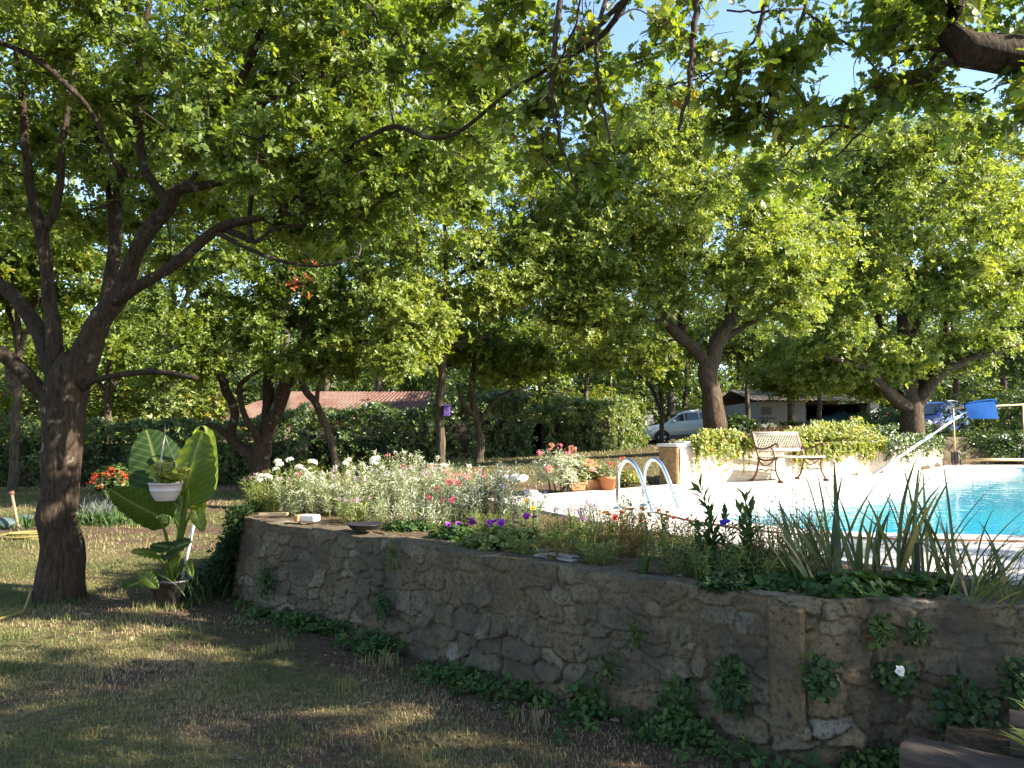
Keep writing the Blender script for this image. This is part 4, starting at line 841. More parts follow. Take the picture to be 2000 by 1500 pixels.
def garage():
    d = 33.0; x0, x1, x2 = P(1482, 800, d)[0], P(1574, 800, d)[0], P(1712, 800, d)[0]; z0 = float(gz(x1, d)); ez = 3.05
    root = thing('garage', 'grey rendered garage with an old tiled roof and a dark open car bay', 'garage', (x1, d + 2, z0)); zc = (z0 + ez) / 2
    mb = MB(); mb.box(((x0 + x1) / 2, d + .1, zc), (x1 - x0, .2, ez - z0)); mb.box((x0 + .1, d + 2.7, zc), (.2, 5, ez - z0)); mb.box((x1 - .1, d + 2.7, zc), (.2, 5, ez - z0)); mb.box(((x0 + x2) / 2, d + 5.3, zc), (x2 - x0, .2, ez - z0)); mb.box((x2 + .1, d + 2.7, zc), (.2, 5, ez - z0)); mb.build('wall', M['greywall'], root)
    mb = MB(); mb.box(((x1 + x2) / 2, d + 5.15, zc - .1), (x2 - x1 - .1, .06, ez - z0 - .3)); mb.box(((x1 + x2) / 2, d + 2.6, ez - .12), (x2 - x1 - .1, 5, .05)); mb.build('bay_shade_lining', M['bayshade'], root)  # near-black sheets stand in for the shade inside the open bay
    mb = MB(); mb.box((x2 - .12, d + .1, zc), (.34, .3, ez - z0)); mb.build('pillar', M['whitewall'], root)
    mb = MB(); tiled_roof(mb, (x0 - .4, d - .5, ez), (x2 + .6, d - .5, ez), (x2 + .6, d + 3, ez + .62), (x0 - .4, d + 3, ez + .62), 26); tiled_roof(mb, (x2 + .6, d + 6, ez), (x0 - .4, d + 6, ez), (x0 - .4, d + 3, ez + .62), (x2 + .6, d + 3, ez + .62), 26); mb.build('roof', M['oldtile'], root)
    w = MB(); wx, wz = P(1497, 803, d)[0], P(1497, 803, d)[2]; w.box((wx, d - .005, wz), (.42, .03, .34)); f = w.build('window', M['greyboard'], root)
    g = MB(); g.box((wx, d - .022, wz), (.34, .01, .26)); g.build('pane', M['glassdark'], f)
    s = MB(); s.box((wx, d - .04, wz - .3), (.7, .1, .07)); s.build('ledge', M['greyboard'], root)
garage()
def white_house():
    d = 48.0; x = P(1452, 780, d)[0]; z0 = float(gz(x, d)); root = thing('white_house', 'sunlit white house corner glimpsed through trees left of the garage', 'house', (x, d, z0))
    mb = MB(); mb.box((x, d + 2, z0 + 1.2), (2.6, 4, 2.7)); mb.build('wall', M['whitewall'], root); mb = MB(); tiled_roof(mb, (x - 1.7, d - .4, z0 + 2.5), (x + 1.7, d - .4, z0 + 2.5), (x + 1.7, d + 2, z0 + 3.1), (x - 1.7, d + 2, z0 + 3.1), 12); mb.build('roof', M['oldtile'], root)
    mb = MB(); mb.box((x + .5, d - .02, z0 + 1.3), (.8, .05, 1.9)); mb.build('door', M['greyboard'], root)
white_house()
def slat_fence():
    a, b = G(1228, 40, 0)[:2], G(1275, 41, 0)[:2]; z0 = float(gz(*a)); root = thing('slat_fence', 'dark horizontal slat fence at the edge of the drive by the bonnet', 'fence', (a[0], a[1], z0)); c = (a + b) / 2; L = np.linalg.norm(b - a); an = math.atan2(b[1] - a[1], b[0] - a[0])
    mb = MB()
    for k in range(7): mb.box((c[0], c[1], z0 + .15 + k * .2), (L, .03, .16), rot=an)
    mb.build('slats', M['greyboard'], root)
    for q in (a, b): m2 = MB(); m2.box((q[0], q[1] + .06, z0 + .7), (.09, .09, 1.5)); m2.build('post', M['greyboard'], root)
slat_fence()

# ------------------------------------------------------------------ cars
def make_car(name, label, loc, yaw, pitch, paint):
    root = thing(name, label, 'car', (0, 0, 0), 'parked cars')
    # side outline: x along the car (front at -), lower body sections (half width, z) and roof
    xsx = np.array([-1.95, -1.90, -1.72, -1.35, -.95, -.55, -.1, .4, .9, 1.35, 1.62, 1.80, 1.88])
    hood = np.array([.62, .74, .84, .93, .99, 1.03, 1.05, 1.07, 1.09, 1.10, 1.08, 1.02, .90])
    wid = np.array([.62, .74, .80, .84, .86, .865, .87, .87, .87, .86, .83, .77, .70]); zb = np.array([.34, .26, .24, .24, .24, .24, .24, .24, .24, .24, .26, .30, .36])
    rows = []
    for x, h, w, b in zip(xsx, hood, wid, zb):
        rows.append([(x, -w * .86, b), (x, -w * .98, b + .12), (x, -w, (b + h) / 2), (x, -w * .97, h - .08), (x, -w * .88, h), (x, 0, h + .03), (x, w * .88, h), (x, w * .97, h - .08), (x, w, (b + h) / 2), (x, w * .98, b + .12), (x, w * .86, b)])
    r = np.array(rows); mb = MB(); mb.grid(r, 0, .5, True, True); mb.add(r[0], [np.arange(11)[None]]); mb.add(r[-1], [np.arange(11)[::-1][None]]); body = mb.build('body', M[paint], root)
    gx = np.array([-.98, -.62, -.2, .3, .8, 1.25, 1.55, 1.80]); gzr = np.array([1.0, 1.22, 1.44, 1.53, 1.53, 1.48, 1.40, 1.06]); rows = []
    for x, h in zip(gx, gzr):
        k = (h - 1.0) / .53; w = .80 - .17 * k; rows.append([(x, -.80, .98), (x, -(.80 + w) / 2, (1 + h) / 2), (x, -w, h - .03), (x, -w * .8, h + .01), (x, 0, h + .03), (x, w * .8, h + .01), (x, w, h - .03), (x, (.80 + w) / 2, (1 + h) / 2), (x, .80, .98)])
    g = np.array(rows); mb = MB(); mb.grid(g, 0, .5, True, True); mb.build('cabin', M[paint], root)
    for s in (-1, 1):
        for poly in ([(-.72, 1.08), (-.18, 1.08), (-.06, 1.09), (-.06, 1.44), (-.24, 1.40), (-.5, 1.25)], [(0, 1.09), (.68, 1.12), (.66, 1.46), (.3, 1.47), (0, 1.45)], [(.74, 1.13), (1.0, 1.2), (1.38, 1.40), (1.2, 1.44), (.73, 1.46)]):
            q = np.array(poly); k = (q[:, 1] - 1.0) / .53; y = s * (.80 - .17 * np.clip(k, 0, 1) + .012); v = np.stack([q[:, 0], y, q[:, 1]], 1); f = np.arange(len(q)); m2 = MB(); m2.add(v, [(f if s < 0 else f[::-1])[None]]); m2.build('side_window', M['glassdark'], root)
        m2 = MB(); m2.box((-.62, s * .93, 1.10), (.13, .2, .13), bevel=.04); m2.build('mirror', M[paint], root)
        m2 = MB(); m2.box((1.76, s * .72, 1.05), (.2, .16, .26), bevel=.05); m2.build('tail_light', M['redlamp'], root)
        m2 = MB(); m2.box((-1.74, s * .66, .74), (.3, .22, .14), bevel=.05); m2.build('headlight', M['alloy'], root)
        m2 = MB(); m2.tube([(-.1, s * .60, 1.555), (.4, s * .6, 1.59), (1.1, s * .58, 1.55)], .018, 6); m2.build('roof_rail', M['alloy'], root)
        for x in (.12, .9): m2 = MB(); m2.box((x, s * .872, .92), (.17, .03, .03), bevel=.01); m2.build('door_handle', M[paint], root)
        m2 = MB(); m2.box((0, s * .868, .34), (2.2, .03, .16), bevel=.01); m2.build('sill', M['greyboard'], root)
        for x in (-1.22, 1.28):
            a = MB(); th = np.linspace(0, math.pi, 13); o_ = np.stack([x + .40 * np.cos(th), np.full(13, s * .873), .31 + .40 * np.sin(th)], 1); a.add(np.vstack([o_, [(x, s * .873, .31)]]), [np.array([(i, i + 1, 13) if s > 0 else (i + 1, i, 13) for i in range(12)])[:, ::-1]]); a.build('wheel_arch', M['blackrubber'], root)
            th = np.linspace(0, 2 * math.pi, 24, endpoint=False); prof = [(.0, .0), (.30, 0), (.315, .03), (.315, .17), (.29, .2), (.21, .205), (.2, .17)]
            v = np.array([[(x + r_ * math.cos(t), s * (.70 + h), .31 + r_ * math.sin(t)) for t in th] for r_, h in prof]); v = np.concatenate([v, v[:, :1]], 1); ty = MB(); ty.grid(v, 0, .5, True, s > 0); tyo = ty.build('wheel', M['blackrubber'], root)
            rm = MB(); cdisc = np.array([(x + .07 * math.cos(t), s * .895, .31 + .07 * math.sin(t)) for t in th]); rm.add(cdisc, [np.arange(24)[None]])
            for k in range(5):
                t0 = k * 1.2566 + .3; e = np.array([math.cos(t0), 0, math.sin(t0)]); q = np.array([-math.sin(t0), 0, math.cos(t0)]); c = np.array([x, s * .893, .31]); rm.add([c + e * .04 - q * .035, c + e * .2 - q * .045, c + e * .2 + q * .045, c + e * .04 + q * .035], [np.arange(4)[None]])
            rm.build('rim', M['alloy'], tyo)
    ws = MB(); ws.add([(-1.0, -.66, 1.03), (-1.0, .66, 1.03), (-.28, .52, 1.445), (-.28, -.52, 1.445)], [np.array([[0, 1, 2, 3]])]); ws.build('windscreen', M['glassdark'], root)
    ws = MB(); ws.add([(1.83, -.6, 1.12), (1.83, .6, 1.12), (1.6, .54, 1.40), (1.6, -.54, 1.40)], [np.array([[3, 2, 1, 0]])]); ws.build('rear_window', M['glassdark'], root)
    root.location = loc; root.rotation_euler = (0, pitch, yaw); return root
cx, cy = P(1333, 850, 38)[0], 38.0
make_car('parked_car', 'white hatchback parked behind the forked oak trunk', (cx, cy, float(gz(cx, cy)) + .02), .06, -.055, 'carpaint')
gx_ = P(1650, 850, 35)[0]; make_car('parked_car', 'teal car inside the open bay of the garage', (gx_, 35.2, float(gz(gx_, 35)) + .35), math.radians(14), 0, 'carteal')
bx_ = P(1822, 850, 31)[0]; make_car('parked_car', 'blue car half hidden behind the twisting limbs of the poolside oak', (bx_, 31, float(gz(bx_, 31)) + .30), math.radians(35), 0, 'carblue')

# ------------------------------------------------------------------ bench, ladder, net and stand by the pool
def bench():
    root = thing('garden_bench', 'brown iron bench with a lattice back on the deck against the plastered wall', 'bench', (0, 0, 0))
    for s in (-1, 1):
        x = s * .60; fr = MB(); T = lambda pts, r=.017, n=7: fr.tube(cr([(x, a, b) for a, b in pts], 5), r, n)
        T([(-.28, .86), (-.24, .72), (-.18, .52), (-.15, .40), (-.17, .28), (-.22, .12), (-.30, .03)], .019); T([(-.15, .40), (-.02, .37), (.12, .385), (.25, .41)], .02)
        T([(.22, .40), (.20, .28), (.23, .14), (.30, .03)], .018); T([(-.21, .60), (-.12, .565), (.02, .575), (.14, .62), (.22, .655), (.27, .63), (.25, .60)], .017); T([(.10, .60), (.17, .53), (.19, .41)], .014)
        T([(-.18, .20), (-.08, .215), (.0, .19), (.08, .215), (.21, .20)], .012); T([(-.15, .38), (-.05, .28), (.06, .30), (.18, .38)], .011)
        fr.box((x, -.30, .022), (.05, .10, .044), bevel=.012); fr.box((x, .30, .022), (.05, .10, .044), bevel=.012); fr.build('end_frame', M['iron'], root)
    bk = MB(); f = lambda x, h: (x, -.15 - .125 * (h - .40) / .44, h)
    for h0, r in ((.84, .026), (.53, .024), (.805, .014), (.56, .014)): bk.tube([f(-.59, h0), f(.59, h0)], r, 6)
    for x0 in (-.57, .57): bk.tube([f(x0, .53), f(x0, .84)], .022, 6)
    n = 17
    for k in range(-4, n):
        for sg in (1, -1):
            a = -.55 + k * 1.1 / n; b = a + .25; pts = []
            for t in np.linspace(0, 1, 5):
                xx = a + (b - a) * t; xx = xx if sg > 0 else -xx
                if -.56 <= xx <= .56: pts.append(f(xx, .56 + .245 * t))
            if len(pts) > 1: bk.tube(pts, .0085, 4)
    bk.build('backrest', M['lattice'], root)
    se = MB()
    for k in range(6): y = -.12 + k * .072; se.box((0, y, .415 + .012 * abs(k - 2.2) / 2), (1.2, .058, .022), bevel=.005)
    se.tube([(-.62, .27, .425), (.62, .27, .425)], .02, 8); se.build('seat', M['lattice'], root)
    root.location = (4.83, 13.46, DECK_Z); root.rotation_euler = (0, 0, math.atan2(.53, .85) + math.pi); return root
bench()
def ladder():
    a = np.array([1.15, 8.4]); sp = np.array([.34, .33]); dr = np.array([.62, -.78]); dr = dr / np.linalg.norm(dr); root = thing('pool_ladder', 'polished steel pool ladder with two arched handrails at the water edge', 'ladder', (a[0], a[1], DECK_Z))
    for k in range(2):
        o = a + sp * k; pr = [(0, -.02), (0, .20), (.005, .36), (.05, .47), (.13, .53), (.22, .51), (.30, .42), (.40, .22), (.52, -.05), (.66, -.34), (.70, -.48)]
        mb = MB(); mb.tube(cr([(o[0] + dr[0] * t, o[1] + dr[1] * t, DECK_Z + h) for t, h in pr], 6), .024, 12); mb.build('handrail', M['chrome'], root)
        mb = MB(); mb.lathe((o[0], o[1], DECK_Z), [(0, .0), (.055, 0), (.055, .012), (.03, .028), (.022, .03)], 16); mb.build('foot_flange', M['chrome'], root)
    for t, h in ((.60, -.2), (.68, -.42)):
        mb = MB(); p, q = a + dr * t, a + sp + dr * t; mb.tube([(p[0], p[1], DECK_Z + h), (q[0], q[1], DECK_Z + h)], .02, 8); mb.build('rung', M['chrome'], root)
ladder()
def net():
    p, q = P(1703, 929, 14.9), P(1905, 791, 15.7); root = thing('pool_net', 'long white pool pole tipped with a blue leaf net leaning over the hedge', 'pool net', (p[0], p[1], DECK_Z))
    d = q - p; mb = MB(); mb.tube([p, p + d * .55], .026, 8); mb.tube([p + d * .5, p + d * .80], .021, 8); mb.tube([p + d * .78, q], .018, 8); mb.tube([p + d * .47, p + d * .56], .033, 8); mb.tube([p + d * .77, p + d * .83], .028, 8); mb.build('pole', M['whitemetal'], root)
    c = q + np.array([.05, -.02, .03]); fr = MB(); a0, a1 = P(1884, 789, 15.6), P(1943, 781, 15.9); b0, b1 = P(1893, 818, 15.5), P(1951, 818, 15.8); e0, e1 = P(1890, 797, 16.1), P(1940, 790, 16.3)
    fr.tube(cr([a0, (a0 + a1) / 2 + np.array([0, 0, .02]), a1, e1, e0, a0], 3), .02, 6); fr.build('net_rim', M['blue'], root)
    u = np.linspace(0, 1, 14)[:, None, None]; w = np.linspace(0, 1, 8)[None, :, None]; fv = (a0 * (1 - u) + a1 * u) * (1 - w) + (b0 * (1 - u) + b1 * u) * w; fv[..., 1] -= .08 * np.sin(np.pi * u[..., 0]) * np.sin(np.pi * w[..., 0] * .6)
    bv = (e0 * (1 - u) + e1 * u) * (1 - w) + (b0 * (1 - u) + b1 * u) * w
    bag = MB(); bag.grid(fv); bag.grid(bv); bag.build('net_bag', M['blue'], root)
net()
def stand():
    d = 20.3; a, b = P(1862, 797, d), P(1998, 790, d); za = DECK_Z; root = thing('rod_stand', 'thin tan rod stand with a crossbar beside the blue net at the far pool edge', 'stand', (a[0], a[1], za))
    mb = MB(); mb.tube([a + np.array([-.05, 0, 0]), b + np.array([.05, 0, 0])], .022, 8); mb.build('crossbar', M['brass'], root)
    for p in (a, b):
        mb = MB(); mb.tube([(p[0], d, za), (p[0] - .01, d, p[2])], .022, 8); mb.build('post', M['brass'], root)
        mb = MB(); mb.tube(cr([(p[0] - .12, d - .1, za + .02), (p[0] - .12, d - .1, za + .3), (p[0] - .02, d - .1, za + .36), (p[0] + .08, d - .1, za + .3), (p[0] + .08, d - .1, za + .02)], 4), .022, 8); mb.box((p[0], d + .02, za + .2), (.12, .2, .3), bevel=.03); mb.build('end_bracket', M['blackplastic'], root)
    mb = MB(); mb.tube([(a[0] + .2, d - .1, za + .16), (b[0] - .1, d - .1, za + .16)], .04, 10); mb.build('roller_tube', M['brass'], root)
stand()

# ------------------------------------------------------------------ potted elephant ear, hanging basket, hose and lawn things
m, nt, b = mat('elephant_leaf')
ve = attr(nt, 'vein'); col = mix(nt, ve, ramp(nt, attr(nt), [(0, (.022, .052, .016)), (.5, (.062, .10, .014)), (1, (.18, .24, .03))]), (.17, .21, .07))
nt.links.new(col, b.inputs['Base Color']); b.inputs['Roughness'].default_value = .55; b.inputs['Specular IOR Level'].default_value = .25
tr = node(nt, 'ShaderNodeBsdfTranslucent'); nt.links.new(mix(nt, 1.0, col, (1.5, 1.35, .45), 'MULTIPLY'), tr.inputs[0]); mx = node(nt, 'ShaderNodeMixShader'); mx.inputs[0].default_value = .55
nt.links.new(b.outputs[0], mx.inputs[1]); nt.links.new(tr.outputs[0], mx.inputs[2]); nt.links.new(mx.outputs[0], nt.nodes['Material Output'].inputs[0]); M['ear'] = m
def ear_leaf(root, base, tip, face, width, rnd, droop=.12, lobe=.28, curl=.10):
    """heart shaped leaf: base = petiole joint, tip = leaf tip, face = direction its upper side looks"""
    base, tip = np.array(base), np.array(tip); ax = tip - base; L = np.linalg.norm(ax); ax = ax / L; sd = nrm(np.cross(np.array(face, float), ax)); nn = np.cross(ax, sd)
    nu, nv = 120, 49; u = np.linspace(-lobe, 1, nu); k = np.linspace(-1, 1, nv); U, K = np.meshgrid(u, k, indexing='ij')
    w = np.where(U > 0, np.clip(1 - U ** 2.2 * np.sign(U), 0, 1) ** .52 * (1 - .10 * U), np.sqrt(np.clip(1 - (U / lobe) ** 2, 0, 1)))
    gap = np.where(U < 0, .10 + .35 * (-U / lobe), 0) * (np.abs(K) > 0)
    S = np.sign(K) * (gap * w * .9 + np.abs(K) * (w - gap * w * .9)) * width / 2
    ru = .008 * np.sin(U * 34 + np.abs(K) * 5) * np.abs(K) ** 1.5
    N = -droop * L * U ** 2 - curl * width * (np.abs(K) * w) ** 2 + ru + .02 * (np.abs(K) ** .5)
    v = base + U[..., None] * L * ax + S[..., None] * sd + N[..., None] * nn
    ph = (U - .35 * np.abs(S) * 2 / width) * 9.0; side = np.abs(((ph) % 1) - .5); vein = np.maximum(np.exp(-(np.abs(S) / (.010 + .008 * (1 - U))) ** 2), .42 * np.exp(-(side / .085) ** 2) * (np.abs(K) > .03))
    f = []; gi = np.arange(nu - 1)[:, None] * nv + np.arange(nv - 1)[None]; mid = nv // 2
    q = np.stack([gi, gi + 1, gi + nv + 1, gi + nv], -1); keep = np.ones(q.shape[:2], bool); un = u[:-1] < -.005; keep[un, mid - 1:mid + 1] = False
    mb = MB(); mb.add(v.reshape(-1, 3), [q[keep]], 0, np.clip(rnd + .12 * fbm(U * 6, K * 4, 2), 0, 1).reshape(-1), True)
    return mb.build('leaf', M['ear'], root, {'vein': vein.reshape(-1)})
def elephant_ear():
    d = 7.35; c = P(335, 1165, d); z0 = 0.0; cx_, cy_ = c[0], d; root = thing('elephant_ear_plant', 'tall elephant ear plant with huge leaves growing out of the black pot', 'plant', (cx_, cy_, .2)); pt = MB()
    pot = thing('black_pot', 'tilted black plastic pot on the lawn below the elephant ear leaves', 'pot', (cx_, cy_, z0)); rot = 0
    pt.lathe((cx_, cy_, z0 - .01), [(0, 0), (.125, 0), (.135, .02), (.185, .235), (.20, .24), (.20, .265), (.178, .265), (.17, .20), (0, .2)], 28); pt.build('bowl', M['blackplastic'], pot); so_ = MB(); so_.lathe((cx_, cy_, z0), [(0, .215), (.168, .205)], 16); so_.build('soil', M['soil'], pot)
    lv = lambda px, py, dd=0: P(px, py, d + dd)
    stem0 = np.array([cx_, cy_, .2])
    LV = [((322, 962, .25), (284, 834, .42), (.25, -.9, .25), .62, .06, (352, 1050)), ((364, 955, -.05), (384, 840, .0), (-.55, -.83, .05), .72, .55, (358, 1030)), ((308, 1006, -.1), (212, 962, -.30), (-.55, -.75, .1), .44, .50, (325, 1050)),
          ((368, 945, .1), (398, 1003, .12), (.1, .9, .4), .28, .95, (365, 990)), ((398, 860, .22), (415, 960, .3), (-.5, .8, .3), .22, .95, (372, 930)), ((384, 1003, -.05), (397, 1038, -.1), (.3, -.9, .3), .14, .9, (365, 1020)),
          ((305, 1082, -.1), (258, 1076, -.25), (.0, -.5, .85), .20, .85, (322, 1110)), ((328, 1070, -.2), (296, 1062, -.1), (.3, -.5, .75), .19, .10, (330, 1110)), ((330, 1076, -.15), (370, 1056, -.3), (-.2, -.75, .6), .20, .12, (332, 1115)),
          ((338, 1098, -.15), (352, 1086, -.2), (0, -.8, .5), .12, .95, (336, 1120)), ((285, 1134, -.15), (240, 1146, -.4), (-.2, -.75, .55), .26, .28, (300, 1118)), ((283, 1124, -.2), (308, 1148, -.3), (.2, -.9, .3), .13, .7, (300, 1118)), ((369, 1103, -.05), (376, 1126, -.12), (.1, -.9, .3), .08, .85, (355, 1110))]
    for (bx, by, bd), (tx, ty, td), fc, w, rn, mid in LV:
        b0, t0 = lv(bx, by, bd), lv(tx, ty, td); ear_leaf(root, b0, t0, fc, w, rn)
        st = MB(); m_ = lv(mid[0], mid[1], bd * .5); big = w > .3; pts = cr([stem0, m_, b0], 8); st.tube(pts, np.linspace(.024 if big else .012, .009 if big else .005, len(pts)), 8, rnd=.75); s_ = st.build('stalk', M['ear'], root, {'vein': np.zeros(sum(len(x) for x in st.v))})
    st = MB(); st.tube(cr([stem0, lv(352, 1040), lv(360, 990), lv(366, 946)], 6), np.linspace(.03, .014, 19), 9, rnd=.8); st.build('stalk', M['ear'], root, {'vein': np.zeros(19 * 9)})
    sk = thing('white_stake', 'flat white stake propped in the black pot behind the stalks', 'stake', (cx_ + .05, cy_ + .1, .2)); mb = MB(); mb.tube([(cx_ + .05, cy_ + .1, .2), lv(384, 1000, .2)], [.012, .017], 4); mb.build('board', M['whitemetal'], sk)
elephant_ear()
def basket():
    d = 7.15; c = P(323, 978, d); r = .148; h = .165; root = thing('hanging_basket', 'white plastic hanging basket on wires from the oak limb', 'hanging basket', (c[0], d, c[2])); mb = MB()
    mb.lathe(c, [(0, 0), (.085, 0), (.092, .008), (.122, .06), (.136, .094), (.139, .097), (.136, .10), (.143, .152), (.152, .154), (.152, .168), (.136, .168), (.13, .13), (0, .13)], 32); mb.build('bowl', M['whiteplastic'], root)
    hook = P(322, 850, d); top = P(321, 532, 7.12)
    for k in range(3): t = k * 2.094 + .5; w = MB(); w.tube([c + np.array([.146 * math.cos(t), .146 * math.sin(t), .16]), hook], .0035, 5); w.build('hanger', M['whiteplastic'], root)
    w = MB(); w.tube([hook, P(322, 830, d)], .006, 6); w.tube([P(322, 830, d), top], .0022, 4); w.build('wire', M['greyboard'], root)
    rng = np.random.default_rng(9); HB = 'creeper'; pl = thing('basket_herb', 'small round leaved herb growing in the hanging basket', 'plant', (c[0], d, c[2] + .14)); lf, st = MB(), MB()
    for _ in range(26):
        a = rng.uniform(0, 6.28); e = c + np.array([math.cos(a) * rng.uniform(.02, .2), math.sin(a) * rng.uniform(.02, .18), .17 + rng.uniform(.02, .2)]); b0 = c + np.array([math.cos(a) * .06, math.sin(a) * .06, .13]); st.tube(cr([b0, (b0 + e) / 2 + np.array([0, 0, .04]), e], 3), .003, 4)
        rosettes(lf, rng, np.linspace(b0 * .4 + e * .6, e, 3), np.tile([0, -.2, 1.0], (3, 1)), 4, .05, T_ROUND, rlo=.2, rhi=1)
    st.build('stems', M['herb'], pl); lf.build('foliage', M[HB], pl)
    mb = MB(); rosettes(mb, rng, P(325, 905, d) + rng.normal(size=(14, 3)) * .025, rng.normal(size=(14, 3)), 4, .03, T_LANCE); mb.build('pale_tuft', M['silver'], pl)
basket()
def hose():
    mb = MB(); pts = [P(-60, 1222, 6.4), P(0, 1203, 6.75), P(42, 1188, 7.0), P(52, 1160, 7.25), P(62, 1130, 7.5), P(66, 1118, 7.75)]
    for p in pts: p[2] = .018
    pts[-2][2] = .10; pts[-1][2] = .05
    mb.tube(cr(pts, 6), .013, 8); tag(mb.build('garden_hose', M['yellowhose']), 'yellow hose trailing from the foot of the lawn oak', 'hose')
    c = P(62, 1066, 11.6); mb = MB(); t = np.linspace(0, 2 * math.pi * 5, 140); rr = .33 + .05 * np.sin(t * .37); mb.tube(np.stack([c[0] + rr * 1.15 * np.cos(t), 11.6 + rr * .9 * np.sin(t), .05 + .10 * t / t[-1] + .015 * np.sin(t * 1.3)], 1), .014, 6); tag(mb.build('coiled_hose', M['yellowhose']), 'yellow hose coiled on the grass behind the lawn oak', 'hose')
    p, q = P(40, 1036, 12.2), P(23, 965, 12.3); root = thing('wooden_stake', 'leaning pale wooden stake with a dark head left of the lawn oak', 'stake', (p[0], 12.2, 0)); p[2] = 0.0; mb = MB(); mb.tube([p, q], .024, 8); mb.build('shaft', M['plank'], root); mb = MB(); mb.tube([q - (q - p) * .02, q + (q - p) * .06], .045, 8); mb.build('head', M['iron'], root)
hose()

# ------------------------------------------------------------------ lawn: grass blades and fallen leaves
def blades(mb, rng, x, y, z, h, w, rnd, lean=.5):
    n = len(x); a = rng.uniform(0, 6.28, n); l = rng.uniform(.1, 1, n) * lean * h; dx, dy = np.cos(a) * l, np.sin(a) * l; px, py = -np.sin(a) * w / 2, np.cos(a) * w / 2
    b = np.stack([x, y, z - .004], 1); s = np.stack([px, py, 0 * px], 1); m = b + np.stack([dx * .35, dy * .35, h * .6], 1); t = b + np.stack([dx, dy, h * np.sqrt(np.clip(1 - (l / h) ** 2 * .6, .12, 1))], 1)
    v = np.stack([b - s, b + s, m + s * .7, m - s * .7, t], 1).reshape(-1, 3); o = (np.arange(n) * 5)[:, None]
    mb.add(v, [np.array([[0, 1, 2, 3]]) + o, np.array([[3, 2, 4]]) + o], 0, np.repeat(rnd, 5))
def lawn():
    rng = np.random.default_rng(4); mb = MB()
    for (n, x0, x1, y0, y1, h, w) in ((190000, -5.2, 1.6, 2.2, 6.2, .026, .0045), (90000, -8, 0, 6.2, 10.5, .030, .007), (50000, -13, -2.3, 10.5, 19, .05, .013), (42000, -2.2, 12, 10, 30, .05, .02)):
        x = rng.uniform(x0, x1, n); y = rng.uniform(y0, y1, n); d = dirt(x, y); ok = (poly_dist(TERR, x, y) < -.03) & (rng.uniform(size=n) > d * .95) & (rng.uniform(size=n) < .35 + .9 * vnoise(x * 3.1, y * 3.1, 57)) & (abs(x) < y * .78 + .5); x, y, d = x[ok], y[ok], d[ok]
        dry = np.clip(.50 + 1.5 * fbm(x * 1.3, y * 1.3, 51, 4) + .3 * d + rng.normal(size=len(x)) * .12, 0, 1)
        hh = h * rng.uniform(.45, 1.5, len(x)) * (1.0 + .9 * fbm(x * 2, y * 2, 52, 3))
        blades(mb, rng, x, y, gz(x, y), hh, w, dry, 1.25)
    for (cx_, cy_, rr, n) in [(P(115, 850, 7.6)[0], 7.55, .34, 900), (P(335, 850, 7.3)[0], 7.3, .26, 500)] + [(rng.uniform(-4.6, .6), rng.uniform(2.6, 8), rng.uniform(.05, .16), int(rng.integers(25, 90))) for _ in range(45)]:
        a = rng.uniform(0, 6.28, n); r = rr * (.75 + .35 * rng.normal(size=n)); x, y = cx_ + r * np.cos(a), cy_ + r * np.sin(a); ok = poly_dist(TERR, x, y) < -.05; x, y = x[ok], y[ok]; n = len(x)
        blades(mb, rng, x, y, gz(x, y), rng.uniform(.04, .10, n), .0055, np.clip(rng.uniform(.1, .75) + rng.normal(size=n) * .15, 0, 1), .8)
    wd = MB(); n = 5200; x = rng.uniform(-5, 1.5, n); y = rng.uniform(2.3, 9, n); ok = (poly_dist(TERR, x, y) < -.05) & (vnoise(x * 1.7, y * 1.7, 93) > .62); x, y = x[ok], y[ok]; n = len(x)
    rosettes(wd, rng, np.stack([x, y, gz(x, y) + .012], 1), np.tile([0, 0, 1.0], (n, 1)), 3, .017, T_ROUND, rlo=.2, rhi=1, spread=(.05, .5)); struct(wd.build('clover', M['weed']), 'stuff', 'patches of small clover leaves low in the lawn', 'clover')
    struct(mb.build('grass', M['grass']), 'stuff', 'short patchy half dry lawn grass', 'grass')
    mb = MB(); n = 9000; x = rng.uniform(-5, 2, n); y = rng.uniform(2.3, 9, n); dw = -poly_dist(TERR, x, y); ok = (dw > .02) & (rng.uniform(size=n) < np.exp(-dw / .9) + .07); x, y = x[ok], y[ok]; n = len(x)
    leaf_batch(mb, np.stack([x, y, gz(x, y) + .006 + rng.uniform(0, .012, n)], 1), np.stack([rng.normal(size=n), rng.normal(size=n), .12 * rng.normal(size=n)], 1), np.stack([.35 * rng.normal(size=n), .35 * rng.normal(size=n), np.ones(n)], 1), rng.uniform(.018, .05, n), T_OAKLO, rng.uniform(0, 1, n) ** 1.4)
    n = 900; x = rng.uniform(-.3, 2.3, n); y = rng.uniform(3.5, 8, n); ok = (poly_dist(TERR, x, y) > .05) & (poly_dist(DECK_FRONT, x, y) < 99); x, y = x[ok], y[ok]; n = len(x)
    leaf_batch(mb, np.stack([x, y, np.full(n, .815)], 1), np.stack([rng.normal(size=n), rng.normal(size=n), .1 * rng.normal(size=n)], 1), np.stack([.35 * rng.normal(size=n), .35 * rng.normal(size=n), np.ones(n)], 1), rng.uniform(.015, .04, n), T_OAKLO, rng.uniform(0, 1, n))
    n = 500; x = rng.uniform(0, 9, n); y = rng.uniform(4, 15, n); ok = (poly_dist(TERR, x, y) > .1) & (poly_dist(cop_out, x, y) < 0); x, y = x[ok], y[ok]; n = len(x)
